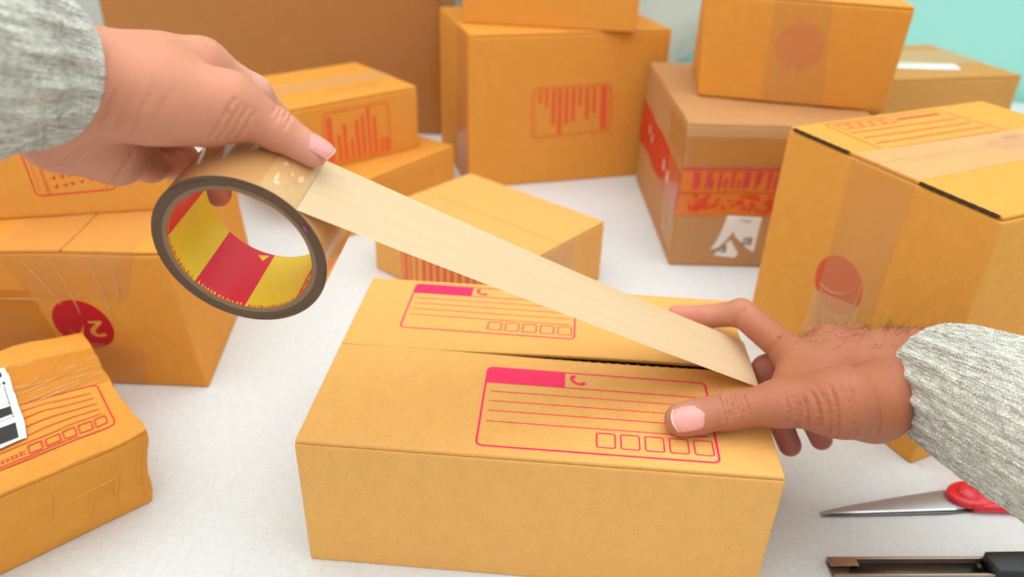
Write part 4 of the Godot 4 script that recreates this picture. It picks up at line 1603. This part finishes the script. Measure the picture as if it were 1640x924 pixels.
func right_hand(o: Node3D, org: Vector3) -> void:
	var f := Flesh.new()
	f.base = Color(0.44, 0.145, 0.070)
	var thumb: Array[Vector3] = [Vector3(0.1102, 0.1165, -0.3811), Vector3(0.1389, 0.1220, -0.3846), Vector3(0.1697, 0.1300, -0.3831), Vector3(0.2041, 0.1371, -0.3778)]
	var index: Array[Vector3] = [Vector3(0.1294, 0.1150, -0.5115), Vector3(0.1494, 0.1210, -0.4995), Vector3(0.1716, 0.1310, -0.4902), Vector3(0.1996, 0.1250, -0.4429)]
	var middle: Array[Vector3] = [Vector3(0.2149, 0.0400, -0.4491), Vector3(0.2029, 0.0620, -0.4607), Vector3(0.1903, 0.0980, -0.4649), Vector3(0.2237, 0.1300, -0.4533)]
	var ring: Array[Vector3] = [Vector3(0.2352, 0.0500, -0.4457), Vector3(0.2251, 0.0680, -0.4487), Vector3(0.2212, 0.0950, -0.4553), Vector3(0.2469, 0.1240, -0.4644)]
	var pinky: Array[Vector3] = [Vector3(0.2630, 0.0600, -0.4517), Vector3(0.2567, 0.0750, -0.4512), Vector3(0.2529, 0.0920, -0.4551), Vector3(0.2713, 0.1140, -0.4701)]
	var wrist := Vector3(0.2769, 0.1323, -0.4212)
	var elbow := Vector3(0.2896, 0.1557, -0.3400)
	var heel: Vector3 = Vector3(0.2307, 0.1284, -0.3878)
	# palm: metacarpals, thenar, wrist
	f.chain(0, [index[3], wrist + (index[3] - wrist) * 0.45 , wrist], [0.0125, 0.0165, 0.0220])
	f.chain(0, [middle[3], wrist + (middle[3] - wrist) * 0.4, wrist], [0.0125, 0.0165, 0.0220])
	f.chain(0, [ring[3], wrist + (ring[3] - wrist) * 0.4, wrist], [0.012, 0.0155, 0.020])
	f.chain(0, [pinky[3], wrist + (pinky[3] - wrist) * 0.4, wrist], [0.011, 0.0155, 0.020])
	f.chain(0, [thumb[2], thumb[3], heel, wrist], [0.0128, 0.0198, 0.0215, 0.0210])
	f.bone(0, thumb[2].lerp(index[3], 0.25) + Vector3(0.012, 0, 0), index[3] + Vector3(0.02, -0.004, 0.006), 0.009, 0.013)
	f.bone(0, thumb[2].lerp(index[3], 0.2), thumb[2].lerp(index[3], 0.85), 0.0095, 0.0100)
	f.chain(0, [wrist, wrist.lerp(elbow, 0.4), wrist.lerp(elbow, 1.0)], [0.0240, 0.0265, 0.029])
	f.chain(1, [thumb[0], thumb[1], thumb[2]], [0.0098, 0.0117, 0.0128])
	f.bone(1, thumb[0], thumb[0].lerp(thumb[1], 0.4), 0.0100, 0.0112)
	f.chain(2, [index[0], index[1], index[2], index[3]], [0.0072, 0.0086, 0.0102, 0.0122])
	f.chain(3, [middle[0], middle[1], middle[2], middle[3]], [0.0085, 0.0093, 0.0105, 0.012])
	f.chain(4, [ring[0], ring[1], ring[2], ring[3]], [0.0082, 0.009, 0.010, 0.0115])
	f.chain(5, [pinky[0], pinky[1], pinky[2], pinky[3]], [0.007, 0.0078, 0.0088, 0.0105])
	# wrinkles over the thumb joint and fanning across the ball of the thumb
	var tax := (thumb[1] - thumb[0]).normalized()
	var tup := Vector3(0, 0.75, 0.66)
	tup = (tup - tax * tup.dot(tax)).normalized()
	var tsd := tax.cross(tup)
	var arcs := []
	for i in 6:
		arcs.append(f.arc_crease(thumb[1] + tax * (-0.005 + i * 0.0029), tax, tup, -58 + (i % 3) * 9, 50 - (i % 2) * 12, 0.0010, 0.0008 if i != 3 else 0.0013))
	for i in 13:
		var t := i / 12.0
		var c: Vector3 = thumb[2].lerp(thumb[3], t * 1.25) if t < 0.8 else thumb[3].lerp(heel, (t - 0.8) * 3.0)
		arcs.append(f.arc_crease(c, tax.rotated(Vector3.UP, 0.10 * sin(i * 1.7)), Vector3(0, 0.25, 0.97), -48 + 10 * sin(i * 2.3), 42 + 12 * sin(i * 1.3), 0.0012, 0.0010 + 0.0005 * sin(i * 2.1)))
	# the fold of the web, the index knuckle and the line across the wrist
	arcs.append(f.arc_crease(index[2] + (index[3] - index[2]) * 0.10, index[3] - index[2], Vector3(-0.3, 0.3, 0.9), -50, 60, 0.0011, 0.0011))
	arcs.append(f.arc_crease(index[2] + (index[3] - index[2]) * 0.75, index[3] - index[2], Vector3(-0.3, 0.4, 0.9), -40, 60, 0.0013, 0.0012))
	arcs.append(f.arc_crease(index[1], index[2] - index[1], Vector3(0, 0.2, 0.95), -50, 50, 0.0009, 0.0006))
	for i in 3:
		arcs.append(f.arc_crease(wrist.lerp(heel, 0.15 + i * 0.16), elbow - wrist, Vector3(-0.2, -0.2, 0.95), -45, 30, 0.0013, 0.0010))
	f.add_arcs(arcs)
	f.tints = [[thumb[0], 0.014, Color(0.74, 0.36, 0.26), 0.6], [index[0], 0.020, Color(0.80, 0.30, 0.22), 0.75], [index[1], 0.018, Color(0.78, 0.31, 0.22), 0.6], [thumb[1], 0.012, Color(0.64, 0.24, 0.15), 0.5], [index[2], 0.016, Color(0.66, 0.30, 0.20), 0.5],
		[middle[0], 0.03, Color(0.40, 0.11, 0.09), 0.7], [middle[2], 0.02, Color(0.40, 0.11, 0.09), 0.6], [ring[0], 0.03, Color(0.40, 0.11, 0.09), 0.7], [wrist, 0.035, Color(0.46, 0.175, 0.10), 0.5]]  # middle and ring: shade under the hand put into the skin colour
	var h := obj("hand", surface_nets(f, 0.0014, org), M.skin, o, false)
	h.set_meta("label", "right hand pressing the strip down, thumb on the lid")
	var up := tup
	nail(h, thumb[0] + up * 0.0117 + tax * 0.0024 + Vector3(0, -0.0004, 0.0006) - org, -tax - up * 0.07, up + Vector3(0, 0.05, -0.02), 0.0160, 0.0205, 0.0030)
	# arm hair
	var st := begin()
	var r := RandomNumberGenerator.new()
	r.seed = 77
	var axis := (wrist - index[3]).normalized()
	for i in 210:
		var t := r.randf_range(-0.2, 1.55)
		var p := index[3].lerp(wrist, t).lerp(pinky[3].lerp(wrist, t), r.randf_range(-0.1, 0.8))
		var dir := Vector3(r.randf_range(-0.2, 0.2), 0.85, r.randf_range(-0.5, 0.35)).normalized()
		# walk out to the skin
		var d := 0.045
		while d > 0.0 and f.field(p + dir * d) > 0.0002:
			d -= 0.0006
		if d <= 0.001:
			continue
		var q := p + dir * d
		var pts := PackedVector3Array()
		var rad := PackedFloat32Array()
		var lean := (axis * r.randf_range(-0.2, 1.2) + dir * r.randf_range(0.15, 0.6) + Vector3(0, 0, r.randf_range(-0.7, 0.5))).normalized()
		var ln := r.randf_range(0.006, 0.014)
		for s in 4:
			var u := s / 3.0
			pts.append(q + lean * ln * u + dir * (0.0022 * u - 0.0026 * u * u) - org)
			rad.append(0.00009 * (1.0 - 0.8 * u))
		tube(st, pts, rad, 3, false)
	var hair := obj("arm_hair", st, M.hair, h)
	hair.set_meta("kind", "stuff")
	var sl := sleeve(o, org, [Vector3(0.2832, 0.1324, -0.4097), Vector3(0.2881, 0.1452, -0.3709), Vector3(0.2932, 0.1587, -0.3302), Vector3(0.3021, 0.1722, -0.2861), Vector3(0.3155, 0.1887, -0.2379), Vector3(0.3950, 0.1877, -0.1566)], [0.0395, 0.0445, 0.0485, 0.0505, 0.051, 0.052], 21, 34)
	sl.set_meta("label", "right knitted sleeve with ribbed cuff")


func left_hand(o: Node3D, org: Vector3) -> void:
	var f := Flesh.new()
	f.base = Color(0.645, 0.258, 0.152)
	var thumb: Array[Vector3] = [Vector3(-0.1055, 0.2878, -0.3767), Vector3(-0.1224, 0.3005, -0.3737), Vector3(-0.1412, 0.3152, -0.3660), Vector3(-0.1740, 0.3212, -0.3567), Vector3(-0.1505, 0.3080, -0.3630)]
	var index: Array[Vector3] = [Vector3(-0.1368, 0.2725, -0.4245), Vector3(-0.1385, 0.2891, -0.4248), Vector3(-0.1438, 0.3074, -0.4099), Vector3(-0.1620, 0.3270, -0.3924)]
	var middle: Array[Vector3] = [Vector3(-0.1567, 0.2520, -0.4208), Vector3(-0.1638, 0.2653, -0.4261), Vector3(-0.1776, 0.2879, -0.4241), Vector3(-0.1848, 0.3089, -0.3993)]
	var ring: Array[Vector3] = [Vector3(-0.1748, 0.2448, -0.4166), Vector3(-0.1870, 0.2543, -0.4221), Vector3(-0.2007, 0.2732, -0.4214), Vector3(-0.2049, 0.2925, -0.3956)]
	var pinky: Array[Vector3] = [Vector3(-0.1910, 0.2564, -0.4164), Vector3(-0.1958, 0.2655, -0.4101), Vector3(-0.1996, 0.2709, -0.3924), Vector3(-0.2092, 0.2842, -0.3793)]
	var wrist := Vector3(-0.2115, 0.3237, -0.3536)
	var elbow := Vector3(-0.2281, 0.3561, -0.2880)
	f.k_palm = 0.013
	var hypo: Array[Vector3] = [Vector3(-0.2221, 0.3007, -0.3565), Vector3(-0.2049, 0.2851, -0.3706)]
	var top: Array[Vector3] = [Vector3(-0.1761, 0.3287, -0.3760), Vector3(-0.1969, 0.3318, -0.3605)]
	f.chain(0, [index[3], top[0], top[1]], [0.0115, 0.0140, 0.0185])
	f.chain(0, [middle[3], middle[3].lerp(wrist, 0.5), wrist], [0.0115, 0.0155, 0.0195])
	f.chain(0, [ring[3], ring[3].lerp(wrist, 0.5), wrist], [0.0115, 0.0155, 0.0195])
	f.chain(0, [pinky[3], hypo[1], hypo[0], wrist], [0.0105, 0.0130, 0.0165, 0.0195])
	f.chain(0, [thumb[2], thumb[3], wrist], [0.0138, 0.0205, 0.0205])
	f.chain(0, [thumb[4], thumb[3]], [0.0130, 0.017])
	f.chain(0, [wrist, wrist.lerp(elbow, 0.5), elbow], [0.0215, 0.0235, 0.026])
	f.chain(1, [thumb[0], thumb[1], thumb[2]], [0.0082, 0.0104, 0.0138])
	f.chain(2, [index[0], index[1], index[2], index[3]], [0.0075, 0.0083, 0.0098, 0.0115])
	f.chain(3, [middle[0], middle[1], middle[2], middle[3]], [0.0078, 0.0088, 0.0100, 0.0115])
	f.chain(4, [ring[0], ring[1], ring[2], ring[3]], [0.0075, 0.0085, 0.0097, 0.0112])
	f.chain(5, [pinky[0], pinky[1], pinky[2], pinky[3]], [0.0068, 0.0076, 0.0086, 0.0102])
	# wrinkles at the thumb joints
	var tax := (thumb[1] - thumb[0]).normalized()
	var tup := Vector3(0.45, 0.78, 0.25)
	tup = (tup - tax * tup.dot(tax)).normalized()
	var tsd := tax.cross(tup)
	var arcs := []
	for i in 4:
		arcs.append(f.arc_crease(thumb[1] + tax * (-0.003 + i * 0.0027), tax, tup, -40 + (i % 2) * 15, 60 - (i % 3) * 10, 0.0010, 0.0008))
	for i in 4:
		arcs.append(f.arc_crease(thumb[2].lerp(thumb[1], 0.05 + i * 0.14), tax, Vector3(-0.1, -0.3, 0.95), -20, 55, 0.0012, 0.0009 - 0.0001 * i))
	for i in 5:
		arcs.append(f.arc_crease(thumb[3].lerp(wrist, -0.25 + i * 0.2), tax, Vector3(0, -0.25, 0.97), -20, 45, 0.0016, 0.0005 + 0.0002 * sin(i * 2.0)))
	arcs.append(f.arc_crease(hypo[1], hypo[1] - hypo[0], Vector3(0.1, 0.1, 0.95), -25, 40, 0.0012, 0.0006))
	arcs.append(f.arc_crease(hypo[1].lerp(pinky[3], 0.6), hypo[1] - hypo[0], Vector3(0.1, 0.1, 0.95), -45, 50, 0.0012, 0.0010))
	for i in 2:
		arcs.append(f.arc_crease(wrist.lerp(hypo[0], 0.2 + 0.3 * i), wrist - elbow, Vector3(0, -0.1, 0.97), -20, 45, 0.0014, 0.0009))
	f.add_arcs(arcs)
	f.tints = [[thumb[0], 0.012, Color(0.80, 0.38, 0.30), 0.7], [thumb[1], 0.014, Color(0.68, 0.29, 0.19), 0.5], [index[2], 0.022, Color(0.80, 0.45, 0.38), 0.6], [ring[0], 0.014, Color(0.62, 0.16, 0.12), 0.6], [hypo[0], 0.03, Color(0.60, 0.28, 0.21), 0.4]]
	var h := obj("hand", surface_nets(f, 0.0014, org), M.skin, o, false)
	h.set_meta("label", "left hand gripping the tape roll, thumb pressing the strip")
	nail(h, thumb[0] + tup * 0.0088 - tax * 0.001 - org, -tax, tup, 0.0130, 0.0155, 0.0028)
	var sl := sleeve(o, org, [Vector3(-0.2140, 0.3345, -0.3448), Vector3(-0.2219, 0.3446, -0.3194), Vector3(-0.2233, 0.3535, -0.2900), Vector3(-0.2354, 0.3672, -0.2597), Vector3(-0.2445, 0.3795, -0.2322), Vector3(-0.2842, 0.3939, -0.2002)], [0.0345, 0.0390, 0.043, 0.047, 0.05, 0.052], 19, 34)
	sl.set_meta("label", "left knitted sleeve with ribbed cuff")


# knitted sleeve: ribbed cuff that turns in at its mouth, then a looser plain-knit arm
func sleeve(o: Node3D, org: Vector3, path: Array, rad: Array, ribs: int, seed_: int) -> MeshInstance3D:
	var cv := Curve3D.new()
	for i in path.size():
		var t: Vector3 = (path[mini(i + 1, path.size() - 1)] - path[maxi(i - 1, 0)]) / 6.0
		cv.add_point(path[i] - org, -t, t)
	cv.bake_interval = 0.002
	var total := cv.get_baked_length()
	var N := 110
	var S := 184
	var nz := FastNoiseLite.new()
	nz.seed = seed_
	nz.frequency = 1.0
	var rows := []
	var ctr := []
	var side := Vector3.ZERO
	for i in range(-6, N + 1):
		var t := maxf(float(i) / N, 0.0)
		var p := cv.sample_baked(t * total)
		var q := cv.sample_baked(minf(t * total + 0.002, total))
		var q0 := cv.sample_baked(maxf(t * total - 0.002, 0.0))
		var d := (q - q0).normalized()
		if side == Vector3.ZERO:
			side = d.cross(Vector3.UP).normalized()
		side = (side - d * side.dot(d)).normalized()
		var up := d.cross(side)
		var x := t * (rad.size() - 1)
		var r0 := lerpf(rad[int(x)], rad[mini(int(x) + 1, rad.size() - 1)], x - int(x))
		var dist := t * total
		var cuff := 1.0 - smoothstep(0.045, 0.062, dist)
		var row := []
		for k in S + 1:
			var a := TAU * k / S
			var rib := (0.0015 * cos(a * ribs) + 0.0004 * cos(a * ribs * 2.0)) * cuff * (0.15 + 0.85 * smoothstep(0.0, 0.012, dist))
			var loose := (1.0 - cuff) * (0.0025 * nz.get_noise_3d(cos(a) * 1.6, sin(a) * 1.6, dist * 22.0) + 0.0006 * cos(a * 46.0))
			var stitch := 0.0003 * sin(dist * 1500.0 + (k % 2) * PI) + 0.0005 * nz.get_noise_3d(cos(a) * 9.0, sin(a) * 9.0, dist * 260.0)
			var r := r0 + rib + loose + stitch
			var pp := p
			if i < 0:
				r -= 0.0035 * (1.0 - cos(-i / 6.0 * PI * 0.5)) * 1.0 + 0.0006 * -i
				pp = p + d * (0.0025 * sin(-i / 6.0 * PI) * -1.0 + maxf(0.0, -i - 3) * 0.002)
			row.append(pp + (side * cos(a) + up * sin(a)) * r)
		rows.append(row)
		ctr.append(p)
	var st := begin()
	for i in rows.size() - 1:
		var v0 := float(i) / N * total / 0.12
		var v1 := float(i + 1) / N * total / 0.12
		for k in S:
			var u0 := float(k) / S * 2.0
			var u1 := float(k + 1) / S * 2.0
			var out: Vector3 = rows[i][k] - ctr[i]
			if i < 3:
				out = (rows[i + 1][k] - rows[i][k]).cross(rows[i][k + 1] - rows[i][k])
				if out.dot(rows[6][k] - ctr[6] + (ctr[6] - ctr[8]) * 20.0) < 0.0 and i > 1: out = -out
			quad_uv(st, [rows[i][k], rows[i][k + 1], rows[i + 1][k + 1], rows[i + 1][k]], [V(u0, v0), V(u1, v0), V(u1, v1), V(u0, v1)], out)
	for k in range(1, S - 1):
		var e := rows.size() - 1
		tri(st, rows[e][0], rows[e][k], rows[e][k + 1], ctr[e] - ctr[e - 1])
	var mi := obj("sleeve", st, M.wool, o)
	# loose wool fibres
	var r := RandomNumberGenerator.new()
	r.seed = seed_
	var fs := begin()
	for i in 2600:
		var a := r.randi_range(6, rows.size() - 2)
		var b := r.randi_range(0, S - 1)
		var p: Vector3 = rows[a][b]
		var nrm: Vector3 = (p - ctr[a]).normalized()
		var rd := Vector3(r.randf_range(-1, 1), r.randf_range(-1, 1), r.randf_range(-1, 1))
		var e := p + nrm * r.randf_range(0.0005, 0.0022) + rd * 0.0022
		var w := nrm.cross(rd).normalized() * 0.00007
		var m := (p + e) * 0.5 + nrm * 0.0006
		tri(fs, p - w, p + w, m, nrm)
		tri(fs, m - w * 0.7, m + w * 0.7, e, nrm)
	var fz := obj("wool_fibres", fs, M.fuzz, mi)
	fz.set_meta("kind", "stuff")
	return mi


# ---------------------------------------------------------------- scissors and cutter
func build_scissors() -> void:
	var tip := Vector3(0.2352, 0.0, -0.4168)
	var pivot := Vector3(0.357, 0.0, -0.4345)
	var dir := (pivot - tip).normalized()
	var turn := atan2(-dir.z, dir.x)
	var o := thing("scissors", "scissors with steel blades and red plastic handles lying under the right sleeve", "scissors", tip, turn)
	# local x runs from the tip to the handles, z towards the viewer
	var steel := flat_mat(Color(0.66, 0.66, 0.67), 0.42, 0.7)
	var id := func(p: Vector3): return p
	var st := begin()
	prism(st, PackedVector2Array([V(0, 0.0004), V(0.004, -0.0012), V(0.03, -0.0052), V(0.07, -0.0096), V(0.105, -0.0124), V(0.122, -0.0125), V(0.124, 0.006), V(0.108, 0.0072), V(0.06, 0.0046), V(0.01, 0.0014)]), 0.0022, 0.0040, 0.0003, id)
	obj("blade", st, steel, o)
	st = begin()
	prism(st, PackedVector2Array([V(0.001, 0.0012), V(0.01, 0.0006), V(0.06, 0.0010), V(0.108, 0.004), V(0.124, 0.004), V(0.124, 0.0085), V(0.10, 0.0088), V(0.06, 0.0062), V(0.02, 0.0032), V(0.004, 0.0018)]), 0.0003, 0.0020, 0.0003, id)
	obj("blade", st, flat_mat(Color(0.45, 0.40, 0.38), 0.3, 0.85), o)
	# ground edge
	st = begin()
	quad(st, Vector3(0.004, 0.00412, 0.0006), Vector3(0.106, 0.00412, 0.0064), Vector3(0.106, 0.0036, 0.0076), Vector3(0.004, 0.0036, 0.0016), Vector3(0, 1, 0.4))
	obj("cutting_edge", st, flat_mat(Color(0.80, 0.79, 0.78), 0.2, 0.9), o)
	var red := flat_mat(Color(0.86, 0.05, 0.13), 0.32)
	red.clearcoat_enabled = true
	red.clearcoat = 0.4
	# plastic boss round the pivot
	st = begin()
	var p := PackedVector2Array()
	for i in 40:
		var a := TAU * i / 40
		p.append(V(0.127 + 0.026 * cos(a) * (1.0 if cos(a) > 0 else 0.82), -0.0035 + 0.0135 * sin(a)))
	prism(st, p, 0.0022, 0.0090, 0.0016, id)
	obj("handle", st, red, o)
	st = begin()
	tube(st, PackedVector3Array([Vector3(0.122, 0.0088, -0.0035), Vector3(0.122, 0.0100, -0.0035)]), PackedFloat32Array([0.0088, 0.0080]), 32)
	obj("pivot_cap", st, red, o)
	for ringr in [0.0064]:
		st = begin()
		var q := PackedVector3Array()
		var rr := PackedFloat32Array()
		for i in 33:
			q.append(Vector3(0.122 + ringr * cos(TAU * i / 32), 0.0100, -0.0035 + ringr * sin(TAU * i / 32)))
			rr.append(0.00035)
		tube(st, q, rr, 6)
		obj("pivot_ring", st, red, o)
	# two looped handles
	for s in [[0.0, 0.0044, 0.030], [1.0, 0.0050, -0.030]]:
		st = begin()
		var q := PackedVector3Array()
		var rr := PackedFloat32Array()
		var start := Vector3(0.119, s[1], 0.0065) if s[0] == 0.0 else Vector3(0.128, s[1], -0.004)
		var mid := Vector3(0.160, s[1], 0.0125 if s[0] == 0.0 else -0.010)
		var c := Vector3(0.205, s[1], s[2])
		for i in 9:
			q.append(start.lerp(mid, i / 8.0))
			rr.append(0.0040)
		for i in 33:
			var a := PI + (0.55 if s[0] == 0.0 else -0.55) + (TAU * i / 32) * (1.0 if s[0] == 0.0 else -1.0)
			q.append(c + Vector3(cos(a) * 0.036, 0, sin(a) * 0.019))
			rr.append(0.0042)
		tube(st, q, rr, 12)
		obj("handle", st, red, o)


func build_cutter() -> void:
	var a := Vector3(0.2255, 0.0, -0.3655)
	var b := Vector3(0.3352, 0.0, -0.3705)
	var dir := (b - a).normalized()
	var o := thing("box_cutter", "box cutter with a steel sheath and black grip at the lower right corner", "box cutter", a, atan2(-dir.z, dir.x))
	var id := func(p: Vector3): return p
	var steel := flat_mat(Color(0.66, 0.58, 0.52), 0.3, 0.85)
	# channel: back wall, floor and front lip
	var st := begin()
	box_at(st, Vector3(0.056, 0.0012, 0.0), Vector3(0.112, 0.0016, 0.016), 0.0005)
	obj("sheath", st, steel, o)
	st = begin()
	box_at(st, Vector3(0.056, 0.0034, -0.0070), Vector3(0.112, 0.0050, 0.0022), 0.0006)
	obj("sheath_rail", st, steel, o)
	st = begin()
	box_at(st, Vector3(0.056, 0.0034, 0.0070), Vector3(0.112, 0.0050, 0.0022), 0.0006)
	obj("sheath_rail", st, steel, o)
	st = begin()
	box_at(st, Vector3(0.010, 0.0056, -0.0035), Vector3(0.020, 0.0010, 0.0070), 0.0003)
	obj("sheath_lip", st, steel, o)
	st = begin()
	prism(st, PackedVector2Array([V(0.010, 0.0052), V(0.018, -0.0050), V(0.11, -0.0050), V(0.11, 0.0052)]), 0.0024, 0.0030, 0.0001, id)
	obj("blade", st, flat_mat(Color(0.30, 0.28, 0.27), 0.3, 0.9), o)
	st = begin()
	tube(st, PackedVector3Array([Vector3(0.1045, 0.003, 0.0), Vector3(0.1045, 0.0062, 0.0)]), PackedFloat32Array([0.0022, 0.0019]), 16)
	obj("rivet", st, flat_mat(Color(0.22, 0.22, 0.21), 0.4, 0.6), o)
	st = begin()
	prism(st, PackedVector2Array([V(0.110, -0.0055), V(0.113, -0.0092), V(0.20, -0.0105), V(0.235, -0.0095), V(0.238, 0.008), V(0.20, 0.0105), V(0.113, 0.0092), V(0.110, 0.006)]), 0.0004, 0.0105, 0.0016, id)
	obj("grip", st, flat_mat(Color(0.10, 0.12, 0.12), 0.45), o)
